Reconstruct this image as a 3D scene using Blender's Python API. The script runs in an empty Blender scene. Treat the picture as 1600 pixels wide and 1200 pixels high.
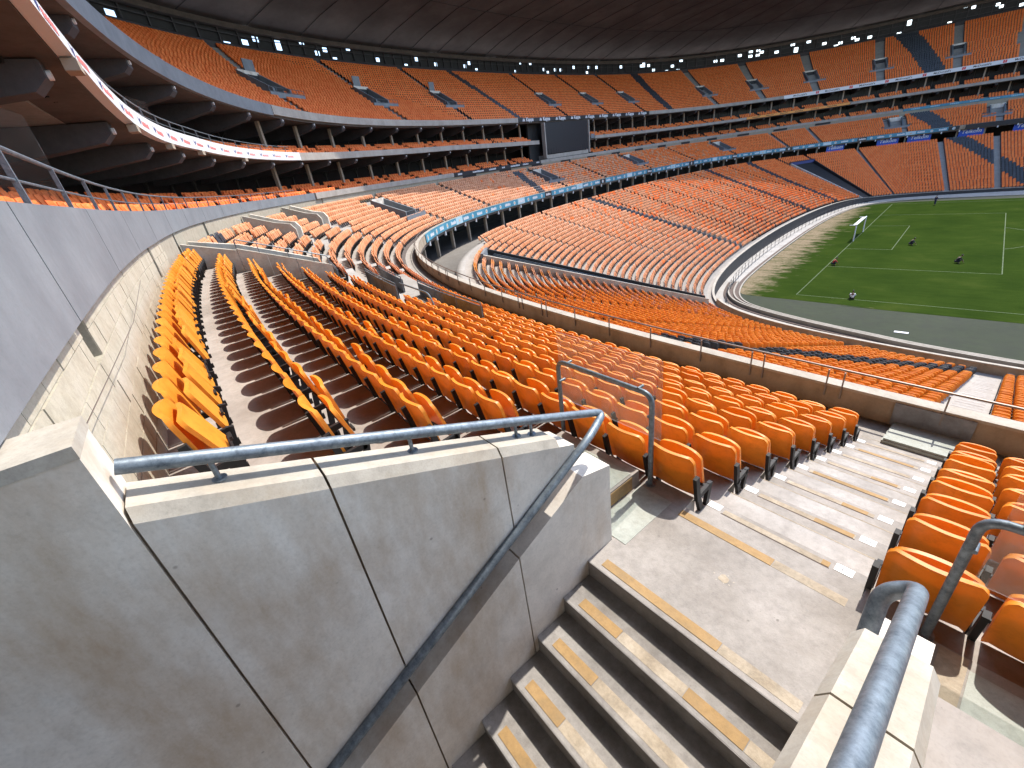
import bpy, bmesh, math, random
import numpy as np
from mathutils import Vector, Matrix
random.seed(7); RNG = np.random.default_rng(11)
sc = bpy.context.scene
COL = sc.collection
ZC = 18.16                                   # eye height above the pitch

# ------------------------------------------------------------------ camera, sky, sun, exposure
cam_d = bpy.data.cameras.new('camera'); cam = bpy.data.objects.new('camera', cam_d); COL.objects.link(cam)
cam_d.sensor_fit = 'HORIZONTAL'; cam_d.sensor_width = 36.0; cam_d.lens = 14.9655
cam_d.clip_start = 0.05; cam_d.clip_end = 2000
CX, CY = 12.413, -57.919
def cam_axes(y, p, r):
    f = np.array([math.sin(y)*math.cos(p), math.cos(y)*math.cos(p), -math.sin(p)])
    rt = np.array([math.cos(y), -math.sin(y), 0.]); up = np.cross(rt, f); c, s = math.cos(r), math.sin(r)
    return c*rt+s*up, -s*rt+c*up, f
AX = cam_axes(math.radians(-48.43), math.radians(27.133), math.radians(-8.393))
m = Matrix.Identity(4)
for i in range(3):
    m[i][0] = AX[0][i]; m[i][1] = AX[1][i]; m[i][2] = -AX[2][i]
m[0][3], m[1][3], m[2][3] = CX, CY, ZC
cam.matrix_world = m
sc.camera = cam

SUN_EL, SUN_AZ = math.radians(56), math.radians(88)      # azimuth counted from +x towards +y
w = bpy.data.worlds.new('World'); sc.world = w; w.use_nodes = True
nt = w.node_tree; bg = nt.nodes['Background']
sky = nt.nodes.new('ShaderNodeTexSky'); sky.sky_type = 'NISHITA'; sky.sun_disc = False
sky.sun_elevation = SUN_EL; sky.sun_rotation = math.pi/2-SUN_AZ
nt.links.new(sky.outputs[0], bg.inputs[0]); bg.inputs[1].default_value = 0.15
sd = bpy.data.lights.new('sun', 'SUN'); sd.energy = 2.0; sd.angle = math.radians(0.53); sd.color = (1.0, 0.95, 0.87)
sun = bpy.data.objects.new('sun', sd); COL.objects.link(sun)
sv = Vector((math.cos(SUN_AZ)*math.cos(SUN_EL), math.sin(SUN_AZ)*math.cos(SUN_EL), math.sin(SUN_EL)))
sun.rotation_euler = sv.to_track_quat('Z', 'Y').to_euler()
sun.location = (20, 60, 90)
vs = sc.view_settings; vs.view_transform = 'Standard'; vs.look = 'None'; vs.gamma = 1; vs.use_curve_mapping = False
vs.exposure = 1.82
try:
    sc.cycles.max_bounces = 8; sc.cycles.diffuse_bounces = 5; sc.cycles.transparent_max_bounces = 12
    sc.cycles.transmission_bounces = 6
except Exception: pass

# ------------------------------------------------------------------ plan of the bowl: a parapet line, offsets from it, heights relative to the eye
half = [(110,-49.2),(90,-49.2),(70,-49.2),(52.5,-49.6),(35,-49.4),(24,-49),(13.8,-48.4),(6.7,-47.6),(-4.8,-45.7),(-13,-42.8),(-20.2,-38.8),(-26.9,-33.0),(-32.4,-25.6),(-36.2,-16.5),(-39,-4),(-40.8,13)]
ctrl = np.array(half+[(-41.2,31.)]+[(x, 62.-y) for x, y in half[::-1]], float)
def _resample(p, step):
    d = np.r_[0, np.cumsum(np.hypot(*np.diff(p, axis=0).T))]; s = np.arange(0, d[-1], step)
    return np.stack([np.interp(s, d, p[:,0]), np.interp(s, d, p[:,1])], 1), s
_o = []
for i in range(1, len(ctrl)-2):
    p0, p1, p2, p3 = ctrl[i-1:i+3]
    for t in np.linspace(0, 1, 40, endpoint=False):
        _o.append(.5*((2*p1)+(-p0+p2)*t+(2*p0-5*p1+4*p2-p3)*t*t+(-p0+3*p1-3*p2+p3)*t**3))
_D = _resample(np.array(_o), .25)[0]
_k = np.ones(81)/81
for _ in range(3):
    pad = np.pad(_D, ((40,40),(0,0)), mode='reflect', reflect_type='odd')
    _D = np.stack([np.convolve(pad[:,0], _k, 'valid'), np.convolve(pad[:,1], _k, 'valid')], 1)
BASE, S = _resample(_D, .25)
_T = np.gradient(BASE, axis=0); _T /= np.hypot(*_T.T)[:,None]
NRM = np.stack([_T[:,1], -_T[:,0]], 1)
if ((BASE[len(BASE)//2]-np.array([50,31.]))@NRM[len(BASE)//2]) < 0: NRM = -NRM
# make s = 0 at x = 52.5 on the near side
_i0 = np.argmin(np.abs(BASE[:400,0]-52.5)+1e3*(BASE[:400,1] > 0)); S = S-S[_i0]
SMIN, SMAX = S[2], S[-3]
def nrm(s):
    n = np.stack([np.interp(s, S, NRM[:,0]), np.interp(s, S, NRM[:,1])], -1)
    return n/np.hypot(n[...,0], n[...,1])[...,None]
def XY(s, d):
    b = np.stack([np.interp(s, S, BASE[:,0]), np.interp(s, S, BASE[:,1])], -1)
    return b+nrm(s)*np.asarray(d)[...,None]
def X(s, d, z):                               # (along, outward, height from the eye) -> world
    p = XY(np.float64(s), np.float64(d)); return (float(p[0]), float(p[1]), float(z)+ZC)
def XA(s, d, z):
    s, d, z = np.broadcast_arrays(np.asarray(s, float), np.asarray(d, float), np.asarray(z, float))
    return np.concatenate([XY(s, d), (z+ZC)[...,None]], -1)
def zpar(s): return np.interp(s, [0,40,60,150,185,215,250], [-4.95,-4.95,-4.9,-4.95,-5.35,-6.0,-6.15])
def zs1(s): return np.interp(s, [0,45,60,80,110,150,180,212,240,262], [.19,.19,.12,.0,-.12,-.2,-.25,-.6,-.8,-1.05])
def zs2(s): return np.interp(s, [0,50,53,56,60,66,80,95,111,134,157,194,230,260], [3.22,3.22,3.12,3.02,3.10,3.34,3.45,3.72,3.75,3.3,3.12,2.93,2.87,2.72])
def h2(s): return np.interp(s, [0,50,52,54,57,60,69,82], [.26,.28,.34,.42,.5,.55,.6,.64])
def zup(s): return np.interp(s, [0,128,173,212,240,260], [7.22,7.28,7.13,7.0,6.87,6.78])
def zmid(s): return np.interp(s, [0,150,185,215,250], [0,0,-.35,-.8,-1.0])       # lowering of the middle tier on the far side
def zlow(s): return np.interp(s, [0,150,185,215,250], [0,0,-.35,-1.0,-1.2])

# ------------------------------------------------------------------ mesh helpers
def root_loc(o):
    v = Vector((0,0,0))
    while o is not None: v = v+o.location; o = o.parent
    return v
class MB:
    def __init__(s): s.v = []; s.f = []; s.m = []
    def add(s, vs, fs, mi=0):
        b = len(s.v); s.v += [tuple(v) for v in vs]; s.f += [tuple(b+i for i in f) for f in fs]; s.m += [mi]*len(fs)
    def hexa(s, p, mi=0):                     # 8 corners: bottom 0-3, top 4-7
        s.add(p, [(3,2,1,0),(4,5,6,7),(0,1,5,4),(1,2,6,5),(2,3,7,6),(3,0,4,7)], mi)
    def box(s, lo, hi, mi=0):
        x0,y0,z0 = lo; x1,y1,z1 = hi
        s.hexa([(x0,y0,z0),(x1,y0,z0),(x1,y1,z0),(x0,y1,z0),(x0,y0,z1),(x1,y0,z1),(x1,y1,z1),(x0,y1,z1)], mi)
    def rbox(s, s0, s1, d0, d1, z0, z1, mi=0, zt=None): # box in ring coordinates, zt = optional four tops
        t = zt or (z1,)*4
        q = [(s0,d0),(s1,d0),(s1,d1),(s0,d1)]
        s.hexa([X(a,b,z0) for a,b in q]+[X(a,b,t[i]) for i,(a,b) in enumerate(q)], mi)
    def prism(s, poly, s0, s1, mi=0):         # (d,z) polygon swept from s0 to s1
        n = len(poly); vs = [X(s0,d,z) for d,z in poly]+[X(s1,d,z) for d,z in poly]
        s.add(vs, [tuple(range(n)), tuple(range(2*n-1, n-1, -1))]+[(i, i+n, (i+1)%n+n, (i+1)%n) for i in range(n)], mi)
    def sweep(s, prof, s0, s1, step=1., closed=True, caps=True, mi=0):   # prof(sarray) -> list of (d,z) arrays
        n = max(2, int(math.ceil((s1-s0)/step))+1); ss = np.linspace(s0, s1, n)
        pr = prof(ss); k = len(pr); V = []
        cols = [XA(ss, d, z) for d, z in pr]
        for i in range(n): V += [tuple(c[i]) for c in cols]
        F = []
        kk = k if closed else k-1
        for i in range(n-1):
            for j in range(kk):
                j2 = (j+1) % k; F.append((i*k+j, (i+1)*k+j, (i+1)*k+j2, i*k+j2))
        if closed and caps: F += [tuple(range(k)), tuple(range(n*k-1, (n-1)*k-1, -1))]
        s.add(V, F, mi)
    def tube(s, pts, r, n=10, mi=0, caps=True):
        pts = [Vector(p) for p in pts]; L = len(pts); V = []; F = []
        ref = None
        for i, p in enumerate(pts):
            t = ((pts[min(i+1,L-1)]-p).normalized()+(p-pts[max(i-1,0)]).normalized())
            t = t.normalized() if t.length > 1e-6 else (pts[min(i+1,L-1)]-pts[max(i-1,0)]).normalized()
            if ref is None:
                ref = t.cross(Vector((0,0,1)));
                if ref.length < .1: ref = t.cross(Vector((1,0,0)))
            a = (ref-t*ref.dot(t)).normalized(); b = t.cross(a); ref = a
            for j in range(n):
                q = 2*math.pi*j/n; V.append(p+a*(r*math.cos(q))+b*(r*math.sin(q)))
        for i in range(L-1):
            for j in range(n): F.append((i*n+j, i*n+(j+1)%n, (i+1)*n+(j+1)%n, (i+1)*n+j))
        if caps: F += [tuple(range(n-1,-1,-1)), tuple(range((L-1)*n, L*n))]
        s.add(V, F, mi)
    def build(s, name, mat, parent=None, smooth=False):
        off = root_loc(parent) if parent else Vector((0,0,0))
        V = np.array(s.v, float)
        loc = Vector((0,0,0))
        if parent is None:
            c = (V.min(0)+V.max(0))/2; loc = Vector((c[0], c[1], V[:,2].min())); off = loc
        me = bpy.data.meshes.new(name)
        me.from_pydata([tuple(v) for v in V-np.array(off)], [], s.f)
        bm = bmesh.new(); bm.from_mesh(me); bmesh.ops.recalc_face_normals(bm, faces=bm.faces); bm.to_mesh(me); bm.free()
        for mt in (mat if isinstance(mat, (list, tuple)) else [mat]): me.materials.append(mt)
        if any(s.m): me.polygons.foreach_set('material_index', s.m)
        if smooth:
            me.polygons.foreach_set('use_smooth', [True]*len(me.polygons))
            try: me.set_sharp_from_angle(angle=math.radians(40))
            except Exception: pass
        me.update()
        o = bpy.data.objects.new(name, me); COL.objects.link(o); o.location = loc
        if parent: o.parent = parent
        return o
def tag(o, label=None, cat=None, group=None, kind=None):
    if label: o['label'] = label
    if cat: o['category'] = cat
    if group: o['group'] = group
    if kind: o['kind'] = kind
    return o
def empty(name, loc, label, cat, group=None, rz=0):
    o = bpy.data.objects.new(name, None); COL.objects.link(o); o.location = loc; o.rotation_euler = (0,0,rz); o.empty_display_size = .2
    return tag(o, label, cat, group)
def structure(mb, name, mat, smooth=False): return tag(mb.build(name, mat, None, smooth), kind='structure')
def fillet(pts, r, n=5):
    pts = [Vector(p) for p in pts]; out = [pts[0]]
    for i in range(1, len(pts)-1):
        a = (pts[i-1]-pts[i]); b = (pts[i+1]-pts[i]); rr = min(r, a.length*.48, b.length*.48)
        p0 = pts[i]+a.normalized()*rr; p1 = pts[i]+b.normalized()*rr
        for k in range(n+1):
            t = k/n; out.append(p0*(1-t)**2+pts[i]*2*t*(1-t)+p1*t*t)
    out.append(pts[-1]); return out
def baked(name, V, F, vary, mats, label, cat, fm=None, kind='stuff', parent=None):   # big numpy mesh; F = (n,4) quads
    me = bpy.data.meshes.new(name); nv, nf = len(V), len(F)
    me.vertices.add(nv); me.vertices.foreach_set('co', V.astype(np.float32).ravel())
    me.loops.add(nf*4); me.loops.foreach_set('vertex_index', F.astype(np.int32).ravel())
    me.polygons.add(nf); me.polygons.foreach_set('loop_start', np.arange(0, nf*4, 4, dtype=np.int32))
    try: me.polygons.foreach_set('loop_total', np.full(nf, 4, np.int32))
    except Exception: pass
    for mt in mats: me.materials.append(mt)
    if fm is not None: me.polygons.foreach_set('material_index', fm.astype(np.int32))
    me.update(calc_edges=True)
    if vary is not None:
        at = me.attributes.new('vary', 'FLOAT', 'FACE'); at.data.foreach_set('value', vary.astype(np.float32))
    me.validate()
    o = bpy.data.objects.new(name, me); COL.objects.link(o)
    if parent: o.parent = parent
    return tag(o, label, cat, None, kind)

def numw(n):
    ones = ['','first','second','third','fourth','fifth','sixth','seventh','eighth','ninth','tenth','eleventh','twelfth','thirteenth','fourteenth','fifteenth','sixteenth','seventeenth','eighteenth','nineteenth']
    tens = {20:('twentieth','twenty'),30:('thirtieth','thirty'),40:('fortieth','forty')}
    if n < 20: return ones[n]
    t = n//10*10; return tens[t][0] if n == t else tens[t][1]+'-'+ones[n-t]

def segs(s0, s1, cuts):
    out = []; cur = s0
    for a, c in sorted(cuts):
        if c <= cur or a >= s1: continue
        if a > cur: out.append((cur, a))
        cur = max(cur, c)
    if cur < s1: out.append((cur, s1))
    return out

# ------------------------------------------------------------------ materials
def mat_base(name):
    mt = bpy.data.materials.new(name); mt.use_nodes = True
    n = mt.node_tree.nodes; return mt, n, mt.node_tree.links, n['Principled BSDF']
def ramp(n, l, fac, stops):
    r = n.new('ShaderNodeValToRGB'); e = r.color_ramp.elements
    while len(e) < len(stops): e.new(.5)
    for i, (p, c) in enumerate(stops): e[i].position = p; e[i].color = (*c, 1)
    l.new(fac, r.inputs[0]); return r.outputs[0]
def noise(n, l, scale, detail=5, rough=.6, vec=None, out='Fac'):
    t = n.new('ShaderNodeTexNoise'); t.inputs['Scale'].default_value = scale; t.inputs['Detail'].default_value = detail; t.inputs['Roughness'].default_value = rough
    if vec is not None: l.new(vec, t.inputs['Vector'])
    return t.outputs[out]
def mix(n, l, a, b, fac, mode='MIX'):
    x = n.new('ShaderNodeMix'); x.data_type = 'RGBA'; x.blend_type = mode
    for i, v in ((6, a), (7, b)):
        if hasattr(v, 'node'): l.new(v, x.inputs[i])
        else: x.inputs[i].default_value = (*v, 1)
    if hasattr(fac, 'node'): l.new(fac, x.inputs[0])
    else: x.inputs[0].default_value = fac
    return x.outputs[2]
def scaled(n, l, vec, sx, sy, sz):
    mp = n.new('ShaderNodeMapping'); mp.inputs['Scale'].default_value = (sx,sy,sz); l.new(vec, mp.inputs[0]); return mp.outputs[0]
def concrete(name, base, light, dark, stain=None, scale=1., bump=.15, rough=.85, stain_amt=.5, streak=False, pits=False):
    k_ = 1. if name in ('shuttered_concrete',) else .8
    base, light, dark = (tuple(q*k_ for q in c_) for c_ in (base, light, dark)); stain = tuple(q*k_ for q in stain) if stain else None
    mt, n, l, b = mat_base(name)
    pos = n.new('ShaderNodeNewGeometry').outputs['Position']
    big = noise(n, l, .9*scale, 6, .62, pos); fine = noise(n, l, 9*scale, 8, .7, pos); grit = noise(n, l, 70*scale, 3, .6, pos)
    c = ramp(n, l, big, [(.3, dark), (.5, base), (.72, light)])
    f = ramp(n, l, fine, [(.3, (.72,.72,.72)), (.55, (1,1,1)), (.8, (1.12,1.12,1.12))])
    c = mix(n, l, c, f, .45 if streak else .75, 'MULTIPLY')
    g = ramp(n, l, grit, [(.25, (.8,.8,.8)), (.5, (1,1,1)), (.9, (1.08,1.08,1.08))])
    c = mix(n, l, c, g, .6, 'MULTIPLY')
    if stain:
        vv = scaled(n, l, pos, 1, 1, .35) if streak else pos
        sn = noise(n, l, 1.7*scale, 7, .68, vv)
        sm = ramp(n, l, sn, [(.47, (0,0,0)), (.70, (stain_amt,)*3)])
        c = mix(n, l, c, stain, sm)
    if pits:
        vo = n.new('ShaderNodeTexVoronoi'); vo.inputs['Scale'].default_value = 11 if not streak else 4.5; l.new(pos, vo.inputs['Vector'])
        pm = ramp(n, l, vo.outputs['Distance'], [(.03, (.55,)*3), (.05, (0,0,0))])
        c = mix(n, l, c, (.16,.13,.11), pm)
    l.new(c, b.inputs['Base Color']); b.inputs['Roughness'].default_value = rough
    bp = n.new('ShaderNodeBump'); bp.inputs['Strength'].default_value = bump; bp.inputs['Distance'].default_value = .01
    l.new(fine, bp.inputs['Height'])
    bp2 = n.new('ShaderNodeBump'); bp2.inputs['Strength'].default_value = bump; bp2.inputs['Distance'].default_value = .003
    l.new(grit, bp2.inputs['Height']); l.new(bp.outputs[0], bp2.inputs['Normal']); l.new(bp2.outputs[0], b.inputs['Normal'])
    return mt
def plain(name, col, rough=.6, metal=0., var=.12, scale=6., spec=.5):
    mt, n, l, b = mat_base(name)
    pos = n.new('ShaderNodeNewGeometry').outputs['Position']
    f = noise(n, l, scale, 5, .6, pos)
    c = ramp(n, l, f, [(.25, tuple(x*(1-var) for x in col)), (.75, tuple(min(1,x*(1+var)) for x in col))])
    l.new(c, b.inputs['Base Color']); b.inputs['Roughness'].default_value = rough; b.inputs['Metallic'].default_value = metal
    b.inputs['Specular IOR Level'].default_value = spec
    return mt
def seat_plastic(name, col, col2, trans, attr, rough=.38, spec=.5):
    mt, n, l, b = mat_base(name)
    if attr:
        a = n.new('ShaderNodeAttribute'); a.attribute_name = 'vary'; fac = a.outputs['Fac']
    else:
        fac = n.new('ShaderNodeObjectInfo').outputs['Random']
    c = ramp(n, l, fac, [(0, col), (1, col2)])
    if not attr:
        pos = n.new('ShaderNodeNewGeometry').outputs['Position']
        d = ramp(n, l, noise(n, l, 11, 7, .75, pos), [(.3, (.70,.67,.66)), (.52, (1,1,1)), (.75, (1.06,1.08,1.3))])
        c = mix(n, l, c, d, .6, 'MULTIPLY')
    l.new(c, b.inputs['Base Color']); b.inputs['Roughness'].default_value = rough; b.inputs['Specular IOR Level'].default_value = spec
    if trans:
        tr = n.new('ShaderNodeBsdfTranslucent'); l.new(c, tr.inputs[0])
        ms = n.new('ShaderNodeMixShader'); ms.inputs[0].default_value = trans
        l.new(b.outputs[0], ms.inputs[1]); l.new(tr.outputs[0], ms.inputs[2])
        l.new(ms.outputs[0], n['Material Output'].inputs['Surface'])
    return mt
OR1, OR2 = (.74,.265,.02), (.84,.355,.042)
M = {}
M['tread'] = concrete('tread_concrete', (.37,.325,.285), (.45,.40,.355), (.29,.25,.215), (.25,.20,.16), 1., .2, .9, .45, pits=True)
M['landing'] = concrete('landing_concrete', (.365,.33,.295), (.44,.40,.365), (.285,.255,.225), (.215,.185,.155), 1.6, .35, .9, .5, pits=True)
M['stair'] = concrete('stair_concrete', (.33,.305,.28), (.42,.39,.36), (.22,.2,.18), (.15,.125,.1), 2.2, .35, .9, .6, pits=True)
M['wall'] = concrete('shuttered_concrete', (.66,.605,.53), (.73,.68,.61), (.50,.45,.385), (.36,.24,.135), .9, .12, .7, .8, True, True)
M['coping'] = concrete('coping_concrete', (.49,.445,.375), (.56,.515,.44), (.385,.345,.285), (.38,.29,.19), 1.5, .15, .8, .45)
M['joint'] = plain('joint_filler', (.24,.185,.135), .9)
M['block'] = concrete('painted_block', (.52,.465,.355), (.58,.525,.42), (.43,.38,.285), (.40,.33,.23), 2.2, .5, .85, .4)
M['mortar'] = concrete('painted_mortar', (.40,.355,.27), (.45,.40,.31), (.32,.28,.21), None, 4, .5, .9)
M['fascia'] = concrete('grey_painted_fascia', (.222,.24,.258), (.26,.28,.298), (.18,.196,.214), (.13,.143,.158), 1.2, .06, .55, .35, True)
M['fasciac'] = concrete('pale_concrete_fascia', (.44,.395,.345), (.5,.455,.4), (.35,.31,.27), (.26,.22,.175), .8, .08, .8, .4, True)
M['parap'] = concrete('ochre_stained_parapet', (.38,.30,.215), (.46,.37,.27), (.28,.215,.145), (.18,.13,.085), 1.3, .12, .85, .5, True)
M['parcap'] = concrete('parapet_cap', (.43,.38,.315), (.5,.45,.38), (.34,.3,.245), None, 2, .1, .85)
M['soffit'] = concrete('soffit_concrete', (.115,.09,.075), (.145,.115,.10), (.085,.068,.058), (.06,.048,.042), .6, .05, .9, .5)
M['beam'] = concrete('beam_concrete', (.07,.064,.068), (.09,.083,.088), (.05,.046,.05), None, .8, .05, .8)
M['terr'] = concrete('terrace_concrete', (.36,.325,.285), (.44,.40,.355), (.34,.31,.27), (.28,.24,.2), .7, .1, .9, .5)
M['darkwall'] = plain('shade_dark_wall', (.028,.026,.028), .7, var=.3, scale=1.)  # shade on the pitch-side wall face is put into this dark colour
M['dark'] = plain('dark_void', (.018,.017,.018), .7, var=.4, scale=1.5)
M['darkglass'] = plain('suite_glass', (.012,.012,.013), .35, var=.3, scale=.7, spec=.2)
M['mull'] = plain('suite_mullion', (.05,.045,.042), .6)
M['column'] = plain('concourse_column', (.30,.24,.18), .8)
M['roofu'] = None
M['orange'] = seat_plastic('orange_seat_plastic', OR1, OR2, .32, False, .4, .45)
M['orange_far'] = seat_plastic('orange_seat_plastic_mass', (.90,.205,.045), (.97,.285,.075), .3, True, .55, .25)  # redder copy of the seat orange, tinted for the stands in shade
M['orange_pale'] = seat_plastic('sun_glare_orange_plastic', (.68,.26,.098), (.78,.37,.18), .25, True, .5, .8)  # paler copy of the same orange, sun glare painted into the colour
M['orange_mid'] = seat_plastic('orange_seat_plastic_near_mass', OR1, OR2, .32, True, .4, .45)
M['navy_far'] = seat_plastic('charcoal_seat_plastic_mass', (.022,.024,.032), (.035,.037,.046), 0, True, .45)
M['black'] = plain('black_bracket_plastic', (.016,.015,.015), .6, var=.3, scale=20, spec=.3)
M['steel'] = None
M['strip'] = concrete('tan_tread_strip', (.40,.245,.095), (.46,.29,.125), (.31,.19,.07), (.25,.18,.10), 3, .15, .8, .5)
M['bare'] = concrete('bare_strip_bed', (.46,.38,.28), (.54,.46,.36), (.33,.26,.18), (.22,.18,.13), 5, .3, .9, .6)
M['plate'] = plain('white_number_plate', (.82,.81,.79), .4, var=.03)
M['ink'] = plain('plate_ink', (.12,.12,.13), .6)
M['greenplate'] = concrete('pale_green_floor_plate', (.40,.42,.37), (.46,.48,.43), (.32,.34,.29), (.3,.27,.2), 2.5, .15, .7, .4)
M['rail'] = plain('brown_rail_steel', (.20,.165,.145), .45, .6)
M['white'] = plain('white_gloss', (.64,.64,.65), .4, var=.03)
M['red'] = plain('red_print', (.62,.05,.05), .5)
M['redpale'] = plain('pale_red_print', (.72,.22,.2), .5)
M['navy'] = plain('navy_print', (.03,.04,.16), .5)
M['blackprint'] = plain('black_print', (.015,.016,.02), .45)
M['banner'] = plain('blue_banner', (.055,.225,.32), .5, var=.35, scale=.35)
M['bannerl'] = plain('pale_blue_print', (.36,.52,.58), .5)
M['telkom'] = plain('royal_blue_board', (.01,.07,.42), .4, var=.05)
M['orangeprint'] = plain('orange_banner', (.75,.30,.06), .5)
M['screen'] = plain('screen_black', (.022,.022,.025), .35, var=.2)
M['path'] = concrete('track_paving', (.42,.39,.35), (.5,.465,.425), (.35,.32,.285), (.24,.215,.185), .35, .05, .9, .4)
M['kerb'] = concrete('kerb_concrete', (.36,.32,.265), (.42,.375,.32), (.29,.255,.21), None, 1, .05, .9)
M['gutter'] = plain('gutter_brown', (.075,.05,.038), .85, var=.3, scale=3)
M['paint'] = plain('line_paint', (.050,.075,.024), .9, var=.6, scale=2.5)
M['skin'] = plain('skin', (.20,.11,.07), .6)
M['hair'] = plain('black_hair', (.012,.01,.01), .7)
M['clothk'] = plain('black_cloth', (.014,.016,.022), .85)
M['clothr'] = plain('red_cloth', (.42,.03,.03), .85)
M['clothw'] = plain('white_cloth', (.75,.75,.78), .85)
M['clothb'] = plain('navy_cloth', (.02,.025,.06), .85)
M['zinc'] = None
def steel_mat(name, lo, hi, sc_):
    mt, n, l, b = mat_base(name)
    pos = n.new('ShaderNodeNewGeometry').outputs['Position']
    f = noise(n, l, sc_, 8, .75, pos); p2 = noise(n, l, sc_*.3, 4, .6, pos)
    c = ramp(n, l, f, [(.3, lo), (.48, tuple((a+b_)/2 for a, b_ in zip(lo, hi))), (.68, hi)])
    c2 = ramp(n, l, p2, [(.35, (.75,.75,.78)), (.65, (1.1,1.1,1.1))])
    c = mix(n, l, c, c2, .8, 'MULTIPLY')
    l.new(c, b.inputs['Base Color']); b.inputs['Metallic'].default_value = .55
    rr = ramp(n, l, f, [(.3, (.62,)*3), (.7, (.4,)*3)]); l.new(rr, b.inputs['Roughness'])
    return mt
M['steel'] = steel_mat('galvanised_steel', (.075,.095,.115), (.24,.28,.31), 26)
M['zinc'] = steel_mat('grey_cladding', (.13,.13,.138), (.23,.23,.24), 5)
def glass_mat(mk, ior):
    mt, n, l, b = mat_base('barrier_glass')
    tr = n.new('ShaderNodeBsdfTransparent'); tr.inputs[0].default_value = (.93,.95,.94,1)
    pos = n.new('ShaderNodeNewGeometry').outputs['Position']
    df = n.new('ShaderNodeBsdfDiffuse'); df.inputs[0].default_value = (.75,.68,.62,1)
    gl = n.new('ShaderNodeBsdfGlossy'); gl.inputs['Roughness'].default_value = .06
    m1 = n.new('ShaderNodeMixShader'); sc1 = noise(n, l, 5, 6, .7, pos)
    rm = ramp(n, l, sc1, [(.3, (mk[0],)*3), (.75, (mk[1],)*3)]); l.new(rm, m1.inputs[0])
    l.new(tr.outputs[0], m1.inputs[1]); l.new(df.outputs[0], m1.inputs[2])
    fr = n.new('ShaderNodeFresnel'); fr.inputs[0].default_value = ior
    m2 = n.new('ShaderNodeMixShader'); l.new(fr.outputs[0], m2.inputs[0]); l.new(m1.outputs[0], m2.inputs[1]); l.new(gl.outputs[0], m2.inputs[2])
    l.new(m2.outputs[0], n['Material Output'].inputs['Surface']); n.remove(b)
    return mt
M['glass'] = glass_mat((.05,.14), 1.14); M['glassd'] = glass_mat((.02,.05), 1.3)
def grass_mat():
    mt, n, l, b = mat_base('grass')
    pos = n.new('ShaderNodeNewGeometry').outputs['Position']
    v = scaled(n, l, pos, .25, 1.4, 1)
    a = noise(n, l, .16, 5, .6, pos); f = noise(n, l, 1.2, 8, .75, v); g = noise(n, l, 9, 4, .7, pos)
    c = ramp(n, l, a, [(.3, (.0175,.033,.0062)), (.55, (.025,.043,.0076)), (.75, (.037,.053,.0105))])
    c = mix(n, l, c, ramp(n, l, f, [(.3, (.78,.8,.75)), (.55, (1,1,1)), (.78, (1.3,1.2,1.1))]), .8, 'MULTIPLY')
    c = mix(n, l, c, ramp(n, l, g, [(.3, (.75,.75,.75)), (.7, (1.15,1.15,1.15))]), .5, 'MULTIPLY')
    # worn, sandy ground behind the goal line and along the near edge (wear with its own place)
    sx = n.new('ShaderNodeSeparateXYZ'); l.new(pos, sx.inputs[0])
    def mr(src, a0, a1, b0=0., b1=1.):
        r_ = n.new('ShaderNodeMapRange'); l.new(src, r_.inputs[0])
        r_.inputs[1].default_value = a0; r_.inputs[2].default_value = a1; r_.inputs[3].default_value = b0; r_.inputs[4].default_value = b1
        return r_.outputs[0]
    def mth(op, a_, b_):
        x = n.new('ShaderNodeMath'); x.operation = op
        for i, q in enumerate((a_, b_)):
            if hasattr(q, 'node'): l.new(q, x.inputs[i])
            else: x.inputs[i].default_value = q
        return x.outputs[0]
    wx = mr(sx.outputs[0], -1.2, -6.2); wy = mr(sx.outputs[1], -.2, -2.6, 0., .45); wy = mth('MULTIPLY', wy, mr(sx.outputs[0], 14, 2))
    wn = noise(n, l, .75, 7, .72, scaled(n, l, pos, .5, 1.1, 1))
    worn = mth('ADD', mth('MAXIMUM', wx, wy), mth('MULTIPLY', mth('SUBTRACT', wn, .5), 2.6))
    worn = mr(worn, .42, 1.05)
    dirt = ramp(n, l, noise(n, l, 3.5, 6, .7, pos), [(.3, (.13,.10,.06)), (.55, (.20,.155,.10)), (.75, (.29,.25,.185))])
    c = mix(n, l, c, dirt, worn)
    l.new(c, b.inputs['Base Color']); b.inputs['Roughness'].default_value = 1.; b.inputs['Specular IOR Level'].default_value = 0.
    bp = n.new('ShaderNodeBump'); bp.inputs['Strength'].default_value = .5; bp.inputs['Distance'].default_value = .05; l.new(g, bp.inputs['Height']); l.new(bp.outputs[0], b.inputs['Normal'])
    return mt
M['grass'] = grass_mat()
M['apron'] = concrete('green_apron', (.026,.034,.0135), (.035,.045,.019), (.02,.026,.012), (.022,.024,.016), .12, .05, 1., .7)
def roof_mat():
    mt, n, l, b = mat_base('roof_membrane')
    pos = n.new('ShaderNodeNewGeometry').outputs['Position']
    c = ramp(n, l, noise(n, l, .12, 7, .7, pos), [(.32, (.085,.072,.072)), (.5, (.12,.105,.104)), (.68, (.165,.145,.146))])
    l.new(c, b.inputs['Base Color']); b.inputs['Roughness'].default_value = .75
    b.inputs['Specular IOR Level'].default_value = .3; return mt
M['roofu'] = roof_mat()

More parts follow.
